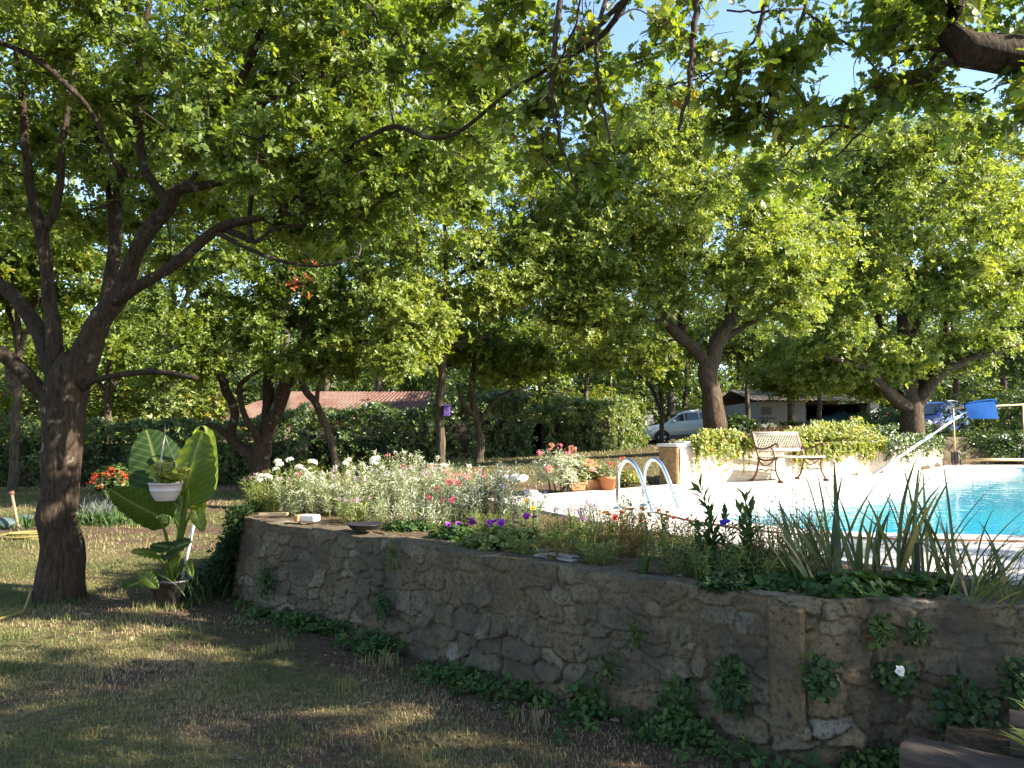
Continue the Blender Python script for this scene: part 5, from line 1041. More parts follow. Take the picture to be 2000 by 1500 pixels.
    leaf_batch(mb, np.stack([x, y, np.full(n, DECK_Z + .006)], 1), np.stack([rng.normal(size=n), rng.normal(size=n), .1 * rng.normal(size=n)], 1), np.stack([.3 * rng.normal(size=n), .3 * rng.normal(size=n), np.ones(n)], 1), rng.uniform(.03, .07, n), T_OAKLO, rng.uniform(0, .8, n))
    n = 420; x = rng.uniform(-4.5, 1.6, n); y = rng.uniform(2.3, 8, n); ok = (poly_dist(TERR, x, y) < -.05) & (vnoise(x * 1.2, y * 1.2, 91) > .45); x, y = x[ok], y[ok]; n = len(x)
    leaf_batch(mb, np.stack([x, y, gz(x, y) + .012], 1), np.stack([rng.normal(size=n), rng.normal(size=n), .15 * rng.normal(size=n)], 1), np.stack([.4 * rng.normal(size=n), .4 * rng.normal(size=n), np.ones(n)], 1), rng.uniform(.035, .075, n), T_OAK, rng.uniform(.3, 1, n))
    for _ in range(150):
        x, y = rng.uniform(-4, 1.5), rng.uniform(2.4, 7)
        if poly_dist(TERR, np.array([x]), np.array([y]))[0] < -.05: a = rng.uniform(0, 3.14); l = rng.uniform(.03, .12); mb.tube([(x - l * math.cos(a), y - l * math.sin(a), .012), (x + .01, y + .01, .018), (x + l * math.cos(a), y + l * math.sin(a), .010)], .0025, 4, rnd=.3)
    struct(mb.build('leaf_litter', M['litter']), 'stuff', 'brown fallen oak leaves scattered on the ground', 'leaf litter')
lawn()

# ------------------------------------------------------------------ ivy and weeds on the wall
def weed_strip():
    rng = np.random.default_rng(12); mb = MB(); n = 2600
    n = 2000; k = rng.integers(0, len(WP), n); s = WP[k]; dens = sstep(-.10, .25, fbm(s[:, 0] * 1.6, s[:, 1] * 1.6, 61, 3) + .12 * (s[:, 0] > -2.6)); ok = (rng.uniform(size=n) < dens) & (s[:, 1] < 7.85); k = k[ok]; n = len(k)
    h = np.clip(.08 + .14 * fbm(WP[k, 0] * 2, WP[k, 1] * 2, 62, 3) * 2, .03, .3); o = .06 + np.abs(rng.normal(size=n)) * .14; tips = np.stack([WP[k, 0] + WN[k, 0] * o, WP[k, 1] + WN[k, 1] * o, rng.uniform(.01, 1, n) * h * np.exp(-o * 1.5)], 1)
    rosettes(mb, rng, tips, np.concatenate([WN[k] * .5, np.ones((n, 1))], 1) + rng.normal(size=(n, 3)) * .3, 5, .052, T_QUAD, rlo=0, rhi=.9)
    struct(mb.build('wall_foot_weeds', M['weed']), 'stuff', 'straggling green weeds along the foot of the stone wall', 'weeds')
weed_strip()
def wall_clump(name, label, px, z, r, n, leaf, size, seed, tmpl=T_ROUND, hang=.3, out=.05, flower_at=None):
    rng = np.random.default_rng(seed); p, nrm_ = wall_at(px, z, out); t = np.array([-nrm_[1], nrm_[0], 0]); root = thing(name, label, 'wall plant', p, 'plants growing on the stone wall')
    q = nrm(rng.normal(size=(n, 3))); a = rng.uniform(.2, 1, n); tips = p + t * (q[:, :1] * r * a[:, None]) + nrm_ * (np.abs(q[:, 1:2]) * r * .55 * a[:, None]) + np.array([0, 0, 1]) * (q[:, 2:3] * r * (1.0 + hang) * a[:, None] - hang * r * .5)
    lf = MB(); st = MB(); ax = nrm_ * .8 + np.array([0, 0, .45]) + rng.normal(size=(n, 3)) * .4
    size = size * .62; leaf_batch(lf, tips, np.stack([t * a_ for a_ in rng.normal(size=n)]) + np.array([0, 0, -.5]) + rng.normal(size=(n, 3)) * .4, ax, size * rng.uniform(.6, 1.25, n), tmpl, rng.uniform(0, 1, n) ** 1.3)
    for i in range(0, n, max(1, n // 40)): st.tube(np.array([p - nrm_ * .03, (p + tips[i]) / 2 + nrm_ * .02, tips[i]]), .0022, 3, caps=False)
    st.build('stems', M['herb'], root); lf.build('foliage', M[leaf], root)
    if flower_at: flower(root, 'cup', .028, flower_at, p + nrm_ * (r * .62) + np.array([0, 0, .02]), rng)
CL = [(545, .33, .17, 150, 'ivy', .06, 'ivy clump low on the wall just right of its ivy covered end'), (768, .33, .13, 120, 'ivy', .055, 'ivy clump midway down the wall below the black dish'), (790, .72, .12, 60, 'weed', .04, 'small creeping tuft trailing from the wall top right of the black dish'),
      (1250, .52, .08, 16, 'weed', .07, 'few toothed green leaves sprouting from the middle of the wall'), (1195, .30, .11, 26, 'ivy', .045, 'thin ivy strand climbing the wall joint below the toothed leaves'), (1435, .37, .13, 150, 'ivy', .062, 'dark round leaved clump on the wall left of the concrete pier'),
      (1340, .12, .20, 190, 'weed', .065, 'leafy bush at the wall foot left of the concrete pier'), (1580, .50, .10, 100, 'ivy', .058, 'round leaved clump on the wall immediately right of the concrete pier'), (1680, .68, .08, 44, 'weed', .05, 'round leaved tuft just under the wall top right of the concrete pier'),
      (1770, .68, .07, 40, 'ivy', .045, 'smaller tuft under the wall top below the sword leaved clump'), (1725, .47, .09, 80, 'ivy', .058, 'round leaved clump with one white flower on the wall'), (1855, .33, .15, 150, 'ivy', .062, 'large dark clump low on the wall above the sleeper steps'), (1960, .50, .10, 80, 'ivy', .06, 'dark clump on the wall near the spiky bright green plant'), (1160, .08, .18, 110, 'weed', .06, 'leafy weeds at the wall foot below the cracked coping')]
for i, (px, z, r, n, lf, sz, lb) in enumerate(CL): wall_clump('wall_plant', lb, px, z, r * .92, int(n * 1.7), lf, sz, 100 + i, T_ROUND if i not in (0, 1, 2, 3) else T_QUAD, flower_at='white' if 'white flower' in lb else None)
def end_ivy():
    rng = np.random.default_rng(31); root = thing('ivy_mound', 'dark ivy mound draping the far end of the stone wall', 'ivy', (-2.9, 7.9, 0)); mb = MB(); n = 2600
    u = rng.uniform(0, 1, n); y = 7.55 + 1.9 * rng.uniform(0, 1, n); h = .86 * np.clip(u, 0, 1); o = .05 + .75 * (1 - u) ** 1.7 * rng.uniform(.25, 1, n) + .05 * rng.normal(size=n)
    x = -2.66 - o * (.75 + .45 * vnoise(y * 2, u * 3, 3)); tips = np.stack([x, y, h + .02], 1)
    rosettes(mb, rng, tips, np.stack([-np.ones(n) * .8, -.3 * np.ones(n), .6 * np.ones(n)], 1) + rng.normal(size=(n, 3)) * .4, 4, .062, T_QUAD, rlo=0, rhi=.8); mb.build('foliage', M['ivy'], root)
    st = MB()
    for _ in range(40): yy = rng.uniform(7.6, 9.3); st.tube(cr([(-2.68, yy, .8), (-2.85, yy + rng.normal() * .1, .45), (-3.2 - rng.uniform(0, .3), yy + rng.normal() * .2, .03)], 3), .006, 4)
    st.build('stems', M['twig'], root)
    root = thing('strap_plant', 'long arching strap leaves beside the black pot at the wall end', 'plant', (-2.95, 7.35, 0)); mb = MB(); strap(mb, rng, (-2.95, 7.35, 0), 46, .55, .012, 1.2, spread=.14); mb.build('leaves', M['ivy'], root)

# ------------------------------------------------------------------ flower bed
def strap(mb, rng, c, n, L, w, bend, spread=.1, az=None, up=(.15, .6), rlo=0, rhi=1):
    """sword shaped leaves from one crown; bend = how far they arch over"""
    for _ in range(n):
        a = rng.uniform(0, 6.28) if az is None else rng.uniform(*az); l = L * rng.uniform(.55, 1.1); ti = rng.uniform(*up); b0 = np.array(c) + np.array([rng.normal() * spread, rng.normal() * spread, 0]); h = np.array([math.cos(a), math.sin(a), 0])
        t = np.linspace(0, 1, 8); be = bend * rng.uniform(.2, 1.2); ang = ti + be * t ** 1.7; dx = np.cumsum(np.sin(ang)) * l / 8; dz = np.cumsum(np.cos(ang)) * l / 8
        p = b0 + np.outer(np.concatenate([[0], dx[:-1]]), h) + np.outer(np.concatenate([[0], dz[:-1]]), [0, 0, 1]); tw = rng.uniform(0, 6.28)
        sd = np.array([-h[1] * math.cos(tw * .15) , h[0] * math.cos(tw * .15), .2 * math.sin(tw)]); sd = sd if rng.uniform() < .6 else nrm(h * .8 + sd * .5)
        ww = w * rng.uniform(.7, 1.2) * np.clip(np.minimum(.55 + 1.6 * t, 1.02 - t ** 3), .02, 1); crease = np.cross(sd, [0, 0, 1.0]) * .18
        v = np.stack([p - sd * ww[:, None] / 2, p + crease * ww[:, None], p + sd * ww[:, None] / 2], 1); mb.grid(v, 0, float(rng.uniform(rlo, rhi)), True)
end_ivy()
def bz(x, y): return .785
def bp(px, y): q = P(px, 850, y); return np.array([q[0], y, .785])
def leafy_stems(root, rng, c, n, h, rad, leaf, size, tmpl, every=.028, k=2, splay=.35, stem='herb', lrange=(.15, 1.0), width=1.0, grow_up=.6, rlo=0, rhi=1):
    """upright stems with leaves all the way up; returns the stem tips"""
    st, lf = MB(), MB(); tips = []
    for _ in range(n):
        a = rng.uniform(0, 6.28); r = rad * math.sqrt(rng.uniform(0, 1)); b0 = np.array(c) + np.array([math.cos(a) * r, math.sin(a) * r, -.01]); hh = h * rng.uniform(.55, 1.08); l = splay * hh * rng.uniform(.1, 1)
        e = b0 + np.array([math.cos(a) * l, math.sin(a) * l, hh]); m = (b0 + e) / 2 + np.array([math.cos(a) * -.1 * l, math.sin(a) * -.1 * l, .05 * hh]) + rng.normal(size=3) * .02 * hh; cv = cr([b0, m, e], 5); st.tube(cv, np.linspace(.0042, .0018, len(cv)), 4, caps=False)
        q = resample(cv, max(3, int(hh / every))); q = q[int(len(q) * lrange[0]):int(math.ceil(len(q) * lrange[1]))]; d = nrm(np.gradient(q, axis=0)) if len(q) > 1 else np.array([[0, 0, 1.0]])
        rosettes(lf, rng, q, d, k, size * (1.0), tmpl, rlo=rlo, rhi=rhi, spread=(grow_up - .3, grow_up + .35), width=width); tips.append(e)
    st.build('stems', M[stem], root); lf.build('foliage', M[leaf], root); return np.array(tips)
BED = 'plants in the flower bed'
def plant(name, label, px, y, n, h, rad, leaf, size, tmpl=T_LANCE, flo=None, nfl=0, seed=0, **kw):
    h = h * (.80 if 1035 < px < 1400 and h > .2 else 1.0)
    rng = np.random.default_rng(900 + seed); c = bp(px, y); root = thing(name, label, 'plant', c, BED); tips = leafy_stems(root, rng, c, n, h, rad, leaf, size, tmpl, **kw)
    if flo:
        kind, r, mt = flo; idx = np.argsort(-tips[:, 2])[:max(nfl * 2, 1)]; idx = rng.permutation(idx)[:nfl]
        for i in idx: flower(root, kind, r, mt, tips[i] + np.array([0, 0, r * .3]), rng)
    return root, rng, tips
# white phlox-like heads and pale bushes on the sunlit end
for i, (px, y, h, nm) in enumerate([(503, 8.45, .34, 'nearest the wall end'), (563, 8.7, .50, 'in front of the dark multi-stemmed tree'), (602, 8.9, .50, 'left of the brush pile'), (698, 9.0, .55, 'with two tall heads right of the slender tree'), (733, 9.1, .50, 'with the tallest pale head past the slender tree'), (764, 8.9, .36, 'low down between the silver bushes'), (640, 8.5, .33, 'in the middle of the silver bushes'), (810, 9.0, .32, 'beside the black bowl')]):
    plant('white_flower_plant', 'tall plant with domed white flower heads ' + nm, px, y, 9, h, .10, 'herb', .075, T_LANCE, ('dome', .046, 'white'), 3, i, every=.035, k=3)
for i, (px, y, h, r, lf, lb) in enumerate([(530, 8.15, .36, .20, 'herb', 'light green bush at the left end of the bed'), (590, 8.0, .42, .22, 'silver', 'silver leaved bush behind the brick on the wall'), (655, 7.9, .42, .24, 'silver', 'silver leaved bush behind the black dish'), (715, 8.3, .46, .26, 'silver', 'tall silver leaved bush under the white flower heads'), (775, 8.1, .44, .26, 'silver', 'silver leaved bush in the middle of the sunny bed'), (640, 8.8, .42, .25, 'herb', 'pale green bush further back in the sunny bed'), (835, 8.4, .42, .24, 'silver', 'silver leaved bush left of the pink blossoms'), (800, 9.3, .60, .22, 'silver', 'tall wispy silver bush in front of the straight trunk'), (700, 7.35, .22, .16, 'herb', 'low green tuft just behind the black dish'), (880, 9.1, .45, .22, 'silver', 'silver leaved bush before the far lawn')]):
    plant('leafy_bush', lb, px, y, 34, h, r, lf, .055, T_LANCE, ('cluster', .022, 'white' if i % 2 else 'lilac'), 6, 20 + i, every=.022, k=3, splay=.5)
for i, (px, y, n, h, r, lf, sz, fl, k, lb) in enumerate([
    (772, 9.4, 5, .70, .05, 'silver', .05, ('cluster', .032, 'pink'), 3, 'thin tall stems with pink heads above the silver bushes'),
    (575, 8.55, 4, .40, .04, 'herb', .05, ('cluster', .030, 'crimson'), 2, 'single crimson bloom among the white flower heads'),
    (868, 8.3, 12, .44, .14, 'silver', .05, ('cluster', .036, 'pink'), 5, 'pink blossoming plant left of the grey spires'),
    (918, 7.9, 12, .44, .12, 'silver', .05, ('cluster', .038, 'pink'), 6, 'bright pink blossoming plant beside the deck tip'),
    (852, 7.0, 12, .30, .14, 'grey', .045, ('cluster', .032, 'crimson'), 4, 'crimson flowered plant near the wall past the black dish'),
    (905, 7.2, 22, .38, .18, 'grey', .05, ('cluster', .025, 'red'), 4, 'red dotted grey bush in the centre of the bed'),
    (960, 7.4, 24, .50, .16, 'grey', .055, None, 0, 'grey leaved spires standing before the deck'),
    (1010, 7.0, 24, .34, .20, 'grey', .05, ('cluster', .02, 'violet'), 4, 'grey leaved bush spreading toward the deck'),
    (935, 8.2, 10, .50, .12, 'grey', .055, ('cluster', .02, 'salmon'), 2, 'tall grey spires further back before the lawn'),
    (1040, 6.4, 9, .32, .10, 'herb', .035, ('cup', .028, 'yellow'), 2, 'thin plant with a pair of yellow flowers'),
    (1075, 6.2, 22, .22, .16, 'dry', .03, None, 0, 'dry straw coloured tuft behind the petunias'),
    (1130, 5.9, 26, .30, .16, 'herb', .04, ('cluster', .024, 'lilac'), 7, 'feathery plant with lilac flowers near the deck'),
    (1175, 5.9, 14, .24, .10, 'herb', .04, ('cup', .032, 'scarlet'), 1, 'small plant with one scarlet flower'),
    (1172, 6.3, 14, .34, .12, 'grey', .035, ('cluster', .026, 'lilac'), 5, 'lilac flowered plant against the deck edge'),
    (1215, 6.0, 28, .30, .17, 'rust', .04, ('cup', .022, 'orange'), 6, 'rust coloured marigold bush at the deck edge'),
    (1260, 5.9, 24, .28, .15, 'rust', .04, ('cup', .02, 'orange'), 4, 'second rusty marigold bush behind the thin stems'),
    (1340, 5.7, 18, .24, .14, 'dry', .04, ('cup', .024, 'scarlet'), 3, 'brownish bush with scarlet blooms beside the mullein'),
    (1520, 5.0, 34, .34, .22, 'dry', .030, None, 0, 'dry brown twiggy bush left of the sword leaved clump'),
    (1560, 5.3, 20, .42, .16, 'dry', .028, None, 0, 'thin airy brown twigs at the edge of the pool'),
    (1490, 5.2, 14, .22, .14, 'rust', .035, ('cup', .02, 'orange'), 2, 'small rusty plant right of the mullein'),
    ]):
    plant('flower_plant', lb, px, y, n, h, r, lf, sz, T_LANCE, fl, k, 50 + i, every=.02, k=3, splay=.4, width=1.2)
for i, (px, y, h, lb) in enumerate([(1238, 5.5, .42, 'tallest thin leafy stem before the ladder'), (1268, 5.6, .40, 'thin leafy stems with narrow leaves right of the tallest'), (1300, 5.7, .34, 'thin leafy stem under the second handrail'), (1328, 5.6, .36, 'thin leafy stem just right of the ladder'), (1208, 6.2, .44, 'thin leafy stem left of the ladder'), (1362, 5.4, .32, 'thin leafy stem touching the mullein')]):
    plant('thin_stemmed_plant', lb, px, y, 3, h, .035, 'strap', .055, T_LANCE, None, 0, 80 + i, every=.026, k=2, splay=.2, width=1.5, grow_up=.5)
for i, (px, y, h, lb) in enumerate([(1403, 5.0, .50, 'big leaved mullein spire, taller of the pair'), (1462, 4.95, .40, 'big leaved mullein spire, shorter of the pair'), (1368, 5.0, .30, 'small big leaved rosette left of the mullein pair')]):
    plant('mullein', lb, px, y, 3, h, .05, 'weed', .10, T_LANCE, None, 0, 90 + i, every=.026, k=2, splay=.2, width=1.5, grow_up=.85, rlo=.3, rhi=1)
plant('violet_flower_plant', 'low plant with one violet flower between the mulleins', 1434, 4.85, 10, .24, .07, 'weed', .06, T_LANCE, ('cup', .032, 'violet'), 1, 95, every=.02, k=3)
# low cushions
def cushion(label, px, y, rx, ry, h, n, leaf, size, tmpl, seed, fl=None, nf=0, name='ground_cover_plant'):
    rng = np.random.default_rng(seed); c = bp(px, y); root = thing(name, label, 'plant', c, BED); lf = MB(); q = nrm(rng.normal(size=(n, 3))); q[:, 2] = abs(q[:, 2]); t = c + q * np.array([rx, ry, h]) * rng.uniform(.45, 1, (n, 1)) * (1 + .3 * fbm(q[:, 0] * 3, q[:, 1] * 3, seed))[:, None]
    rosettes(lf, rng, t, q * .6 + np.array([0, 0, .8]), 4, size, tmpl, rlo=0, rhi=1); lf.build('foliage', M[leaf], root)
    for i in rng.permutation(n)[:nf]: kind, r, mt = fl; p = t[i].copy(); p[2] = c[2] + h * rng.uniform(.9, 1.4); flower(root, kind, r, mt, p, rng)
    return root
cushion('bright green cushion spilling onto the wall with purple petunias', 985, 5.75, .38, .26, .16, 420, 'herb', .034, T_ROUND, 201, ('cup', .036, 'purple'), 8)
cushion('low green cushion with two purple blooms at the wall edge', 890, 6.2, .22, .20, .10, 240, 'weed', .032, T_ROUND, 202, ('cup', .032, 'purple'), 3)
cushion('low green cushion spilling over the wall between dish and petunias', 800, 6.75, .26, .18, .07, 220, 'weed', .030, T_ROUND, 203)
cushion('green tuft under the lilac feathery plant', 1120, 5.35, .17, .15, .12, 200, 'herb', .032, T_LANCE, 204)
cushion('dark green cushion under the mulleins', 1420, 4.6, .26, .20, .14, 320, 'weed', .042, T_QUAD, 205)
cushion('dark tuft hanging over the wall edge below the mulleins', 1412, 4.12, .13, .12, .10, 170, 'ivy', .040, T_QUAD, 206)
cushion('grassy green cushion left of the mulleins', 1350, 4.9, .20, .18, .12, 220, 'strap', .05, T_LANCE, 207)
cushion('round leaved creeper at the foot of the sword leaved clump', 1640, 3.98, .26, .14, .10, 240, 'weed', .052, T_ROUND, 208)
cushion('round leaved creeper running right along the wall top', 1760, 4.05, .28, .12, .08, 200, 'weed', .048, T_ROUND, 209)
cushion('low green creeper along the wall top left of the sword leaves', 1530, 4.15, .22, .13, .06, 170, 'weed', .042, T_ROUND, 210)
cushion('dim green cushion between the mulleins and the brown twigs', 1500, 4.65, .24, .2, .12, 240, 'weed', .04, T_LANCE, 211)
def sword(label, px, y, n, L, w, bend, seed, leaf='strap', name='sword_leaved_plant', **kw):
    rng = np.random.default_rng(seed); c = bp(px, y); root = thing(name, label, 'plant', c, BED); mb = MB(); strap(mb, rng, c, n, L, w, bend, **kw); mb.build('leaves', M[leaf], root); return root
sword('tall sword leaved clump rising in front of the pool water', 1650, 4.35, 20, .78, .032, .60, 301, spread=.10, up=(.02, .45))
sword('sword leaved clump leaning right of the tallest one', 1745, 4.4, 16, .82, .030, .75, 302, spread=.10, up=(.05, .55))
sword('sword leaved clump fanning left over the brown twigs', 1605, 4.5, 13, .62, .026, 1.0, 303, spread=.07, up=(.1, .6), az=(2.0, 4.2))
sword('thin grassy clump in front of the near pool coping', 1840, 4.2, 30, .66, .017, 1.1, 304, spread=.12, up=(.05, .8))
sword('arching grassy clump at the right end of the bed', 1925, 3.95, 40, .55, .018, 1.2, 305, spread=.10, up=(.3, 1.0), az=(-.9, 1.6))
sword('upright narrow clump between the grassy and sword leaved ones', 1795, 4.5, 14, .74, .026, .3, 306, spread=.07, up=(.02, .35))
sword('thin upright grass behind the lilac flowers', 1110, 5.9, 12, .38, .012, .5, 307, spread=.05)
sword('small maize like shoot on the bare soil by the wall', 1255, 4.62, 7, .26, .022, 1.3, 308, 'weed', 'grassy_shoot', spread=.012, up=(.05, .4))
sword('two thin upright reeds before the deck tip', 1048, 6.3, 3, .62, .012, .1, 309, spread=.02, up=(0, .1))
rng = np.random.default_rng(5); c = bp(1783, 4.15); mb = MB(); mb.box((c[0], c[1], c[2] + .11), (.024, .024, .26), taper=.8, bevel=.004); tag(mb.build('dark_stake', M['blackrubber']), 'short dark stake among the grassy leaves near the pool', 'stake')

# small things lying on the wall
def on_wall(px, back=.12): p, n = wall_at(px, 0); return np.array([*(p[:2] - n[:2] * (back + .03)), WALL_TOP + .012]), math.atan2(n[1], n[0]) + math.pi / 2
p, a = on_wall(686, .14); mb = MB(); mb.lathe(p, [(0, 0), (.10, 0), (.115, .006), (.155, .042), (.160, .046), (.155, .048), (.11, .016), (0, .012)], 32, sx=.95); tag(mb.build('black_dish', M['blackplastic']), 'shallow black dish resting on the wall top', 'dish')
p, a = on_wall(575, .22); mb = MB(); mb.box(p + np.array([0, 0, .03]), (.16, .10, .06), rot=a + .12, bevel=.008); tag(mb.build('white_block', M['white_stone']), 'white stone block lying on the wall top', 'stone'); mb = MB(); mb.box(p + np.array([-.105, .012, .028]), (.05, .10, .06), rot=a + .12, bevel=.006); tag(mb.build('broken_brick', M['brick']), 'broken red brick against the white stone block', 'brick')
p, a = on_wall(497, .20); mb = MB(); mb.box(p + np.array([0, .03, .014]), (.27, .13, .032), rot=.1, bevel=.006); tag(mb.build('flat_board', M['plank']), 'flat pale board on the far end of the wall', 'board')
for i, (px, bk, s, lb) in enumerate([(1040, .14, .10, 'grey slate shard on top of the wall stack'), (1062, .17, .13, 'largest flat slate lying on the wall'), (1022, .20, .09, 'small slate leaning at the back of the stack'), (1085, .12, .08, 'thin slate near the cracked coping')]):
    p, a = on_wall(px, bk); rng = np.random.default_rng(i); th = np.sort(rng.uniform(0, 6.28, 7)); r = s * rng.uniform(.6, 1.1, 7); t = .012; z = .008 + .013 * (i % 3); tilt = rng.normal() * .12
    o_ = np.stack([p[0] + r * np.cos(th), p[1] + r * .6 * np.sin(th), p[2] + z + tilt * r * np.cos(th)], 1); mb = MB(); mb.add(np.vstack([o_, o_ + np.array([0, 0, t])]), [np.arange(7)[::-1][None], (np.arange(7) + 7)[None], np.array([(k, (k + 1) % 7, 7 + (k + 1) % 7, 7 + k) for k in range(7)])]); tag(mb.build('slate', M['slate']), lb, 'slate', 'slates lying on the wall')

# sleeper steps and near plants at the right
def sleeper(label, a, b, z, w=.22, h=.19):
    a, b = np.array(a), np.array(b); c = (a + b) / 2; L = np.linalg.norm(b - a); an = math.atan2(b[1] - a[1], b[0] - a[0]); mb = MB(); n = 40
    x = np.linspace(-L / 2, L / 2, n); rows = []
    for k, xx in enumerate(x):
        prof = [(-w / 2, -h), (-w / 2, -.02), (-w / 2 + .02, 0), (-.03, .004), (.04, .002), (w / 2 - .02, 0), (w / 2, -.02), (w / 2, -h)]
        rows.append([(xx, y + .008 * math.sin(xx * 7 + y * 30) + .006 * math.sin(xx * 23 + zz * 60), zz + .008 * math.sin(xx * 5 + y * 12)) for y, zz in prof])
    r = np.array(rows); mb.grid(r, 0, .5, True, True); mb.add(r[0], [np.arange(8)[None]]); mb.add(r[-1], [np.arange(8)[::-1][None]])
    o = mb.build('railway_sleeper', M['sleeper']); o.location = (c[0], c[1], z); o.rotation_euler = (0, .02, an); tag(o, label, 'sleeper step', 'sleeper steps by the wall')
sleeper('weathered railway sleeper forming the lower step at the bottom right', (1.68, 3.36), (2.6, 2.55), .30, .22, .17)
sleeper('railway sleeper forming the upper step against the wall', (2.12, 3.36), (3.2, 2.7), .41, .2, .16)
mb = MB(); mb.box((2.55, 3.0, .02), (1.6, .9, .5), rot=-.57); struct(mb.build('step_earth', M['soil']))
rng = np.random.default_rng(61); root = thing('spiky_plant', 'bright green spiky leaved plant at the right edge above the steps', 'plant', (2.08, 3.06, .36)); mb = MB(); lf = MB()
for hh in (.05, .13, .2): strap(mb, rng, (2.08, 3.06, .30 + hh), 16, .21, .030, .7, spread=.015, up=(.5, 1.3), rlo=.3, rhi=.9)
mb.build('leaves', M['creeper'], root); st = MB(); st.tube([(2.08, 3.06, .26), (2.08, 3.06, .52)], .012, 8); st.build('stem', M['dry'], root)
root = thing('grass_tuft', 'long pale grass blades arching up at the bottom edge below the pier', 'grass tuft', (1.33, 2.78, 0)); mb = MB(); strap(mb, rng, (1.30, 2.75, 0), 9, .42, .022, 1.3, spread=.02, az=(1.8, 3.6), up=(.1, .5)); strap(mb, rng, (1.32, 2.75, 0), 5, .34, .009, .3, spread=.02); mb.build('leaves', M['grey'], root)

# ------------------------------------------------------------------ creeper on the bench wall, pots and far bushes
def creeper(name, label, i0, i1, over, n, seed, rise=.22, leaf='creeper', dep=.6, size=.075):
    rng = np.random.default_rng(seed); c = BW[(i0 + i1) // 2]; root = thing(name, label, 'creeper', (c[0], c[1], 1.4)); lf, st = MB(), MB(); k = rng.uniform(i0, i1, n); ki = k.astype(int); env = np.sin(np.clip((k - i0) / (i1 - i0), 0, 1) * math.pi) ** .5
    o = rng.uniform(-dep, .10, n); z = 1.40 + env * rise * (1 - (o / dep) ** 2) * rng.uniform(.3, 1.1, n) * (1 + .6 * fbm(k * .4, o * 4, seed)); p = np.stack([BW[ki, 0] + BN[ki, 0] * (o + .08) * 1.0, BW[ki, 1] + BN[ki, 1] * (o + .08), z], 1)
    n2 = int(n * over); k2 = rng.uniform(i0, i1, n2).astype(int); dr = rng.uniform(0, 1, n2) ** 1.6 * (.12 + .34 * np.clip(fbm(k2 * .55, k2 * 0., seed + 1) * 2 + .35, 0, 1)); p2 = np.stack([BW[k2, 0] + BN[k2, 0] * (.06 + .06 * rng.uniform(size=n2)), BW[k2, 1] + BN[k2, 1] * (.06 + .06 * rng.uniform(size=n2)), 1.42 - dr], 1)
    t = np.vstack([p, p2]); N = len(t); sg = np.concatenate([BN[np.concatenate([ki, k2])], np.full((N, 1), .8)], 1)
    rosettes(lf, rng, t, sg + rng.normal(size=(N, 3)) * .4, 4, size, T_QUAD, rlo=0, rhi=1, width=1.2); lf.build('foliage', M[leaf], root)
    for q in range(int(44 * over)):
        kk = int(rng.integers(i0, i1)); x, y = BW[kk]; L = rng.uniform(.15, .5); a = np.array([x - BN[kk, 0] * .2, y - BN[kk, 1] * .2, 1.43]); b1 = np.array([x + BN[kk, 0] * .06, y + BN[kk, 1] * .06, 1.43]); st.tube(cr([a, b1, b1 + np.array([rng.normal() * .05, 0, -L])], 4), .005, 4)
        rosettes(lf := MB(), rng, np.linspace(b1 + np.array([0, 0, -.1]), b1 + np.array([0, -.02, -L]), 7), np.tile([BN[kk, 0], BN[kk, 1], .3], (7, 1)), 2, .06, T_QUAD, rlo=.2); st.f.extend([(f + st.n, 1, sm) for f, m_, sm in lf.f]); st.v.extend(lf.v); st.a.extend(lf.a); st.n += lf.n
    st.build('trailing_stems', [M['twig'], M[leaf]], root)
creeper('creeper', 'sunlit creeper hanging over the wall left of the bench', 2, 11, .22, 560, 401, .26)
creeper('creeper', 'low creeper covering the wall top behind the bench', 10, 20, .04, 240, 402, .10)
creeper('creeper', 'tall sunlit creeper mound on the wall right of the bench', 18, 38, .5, 1250, 403, .48, dep=1.2)
creeper('creeper', 'shaded creeper on the wall beneath the pool pole', 38, 66, .5, 620, 404, .22, 'hedge', .9)  # shade put into the colour: darker hedge leaf than the sunlit creepers
def dry_bush():
    c = P(1545, 838, 16.3); shrub('dry_bush', 'brownish dry bush behind the bench wall', (c[0], 16.3, 1.35), (1.2, .6, .42), 340, 'dry', .07, 71)
    c = P(1870, 870, 21.5); shrub('shade_bush', 'dark bush behind the pool net and rod stand', (c[0] + 1.6, 21.2, .75), (3.4, .5, .95), 1100, 'hedge', .12, 72)
    c = P(1960, 870, 22.0); shrub('fern', 'fresh green fern like plant between the rod stand posts', (c[0] + .1, 21.2, .75), (.7, .4, .5), 200, 'weed', .16, 73, T_LANCE, cat='fern')
dry_bush()
def back_wall():
    a, b = np.array([11.5, 20.7]), np.array([26, 25.2]); mb = MB(); p = resample(np.array([a, b]), 60); t = nrm(b - a); n = np.array([t[1], -t[0]]); S, Z = np.meshgrid(np.linspace(0, 15, 60), np.linspace(.5, 1.55, 24), indexing='ij'); d = .30 * fbm(S * 3, Z * 5, 8, 5)
    v = np.stack([p[:, None, 0] + n[0] * d, p[:, None, 1] + n[1] * d, Z], -1); top = v[:, -1:].copy(); top[..., :2] -= n * .4; v = np.concatenate([v, top], 1); mb.grid(v, 0, hash2(np.floor(np.concatenate([S, S[:, :1]], 1) * 2.5), np.floor(np.concatenate([Z, Z[:, :1]], 1) * 5), 3).reshape(-1)); tag(mb.build('stone_bank', M['stone'], None, {'mortar': np.full(60 * 25, .25)}), 'shaded rough stone bank beyond the far end of the pool', 'wall')
back_wall()
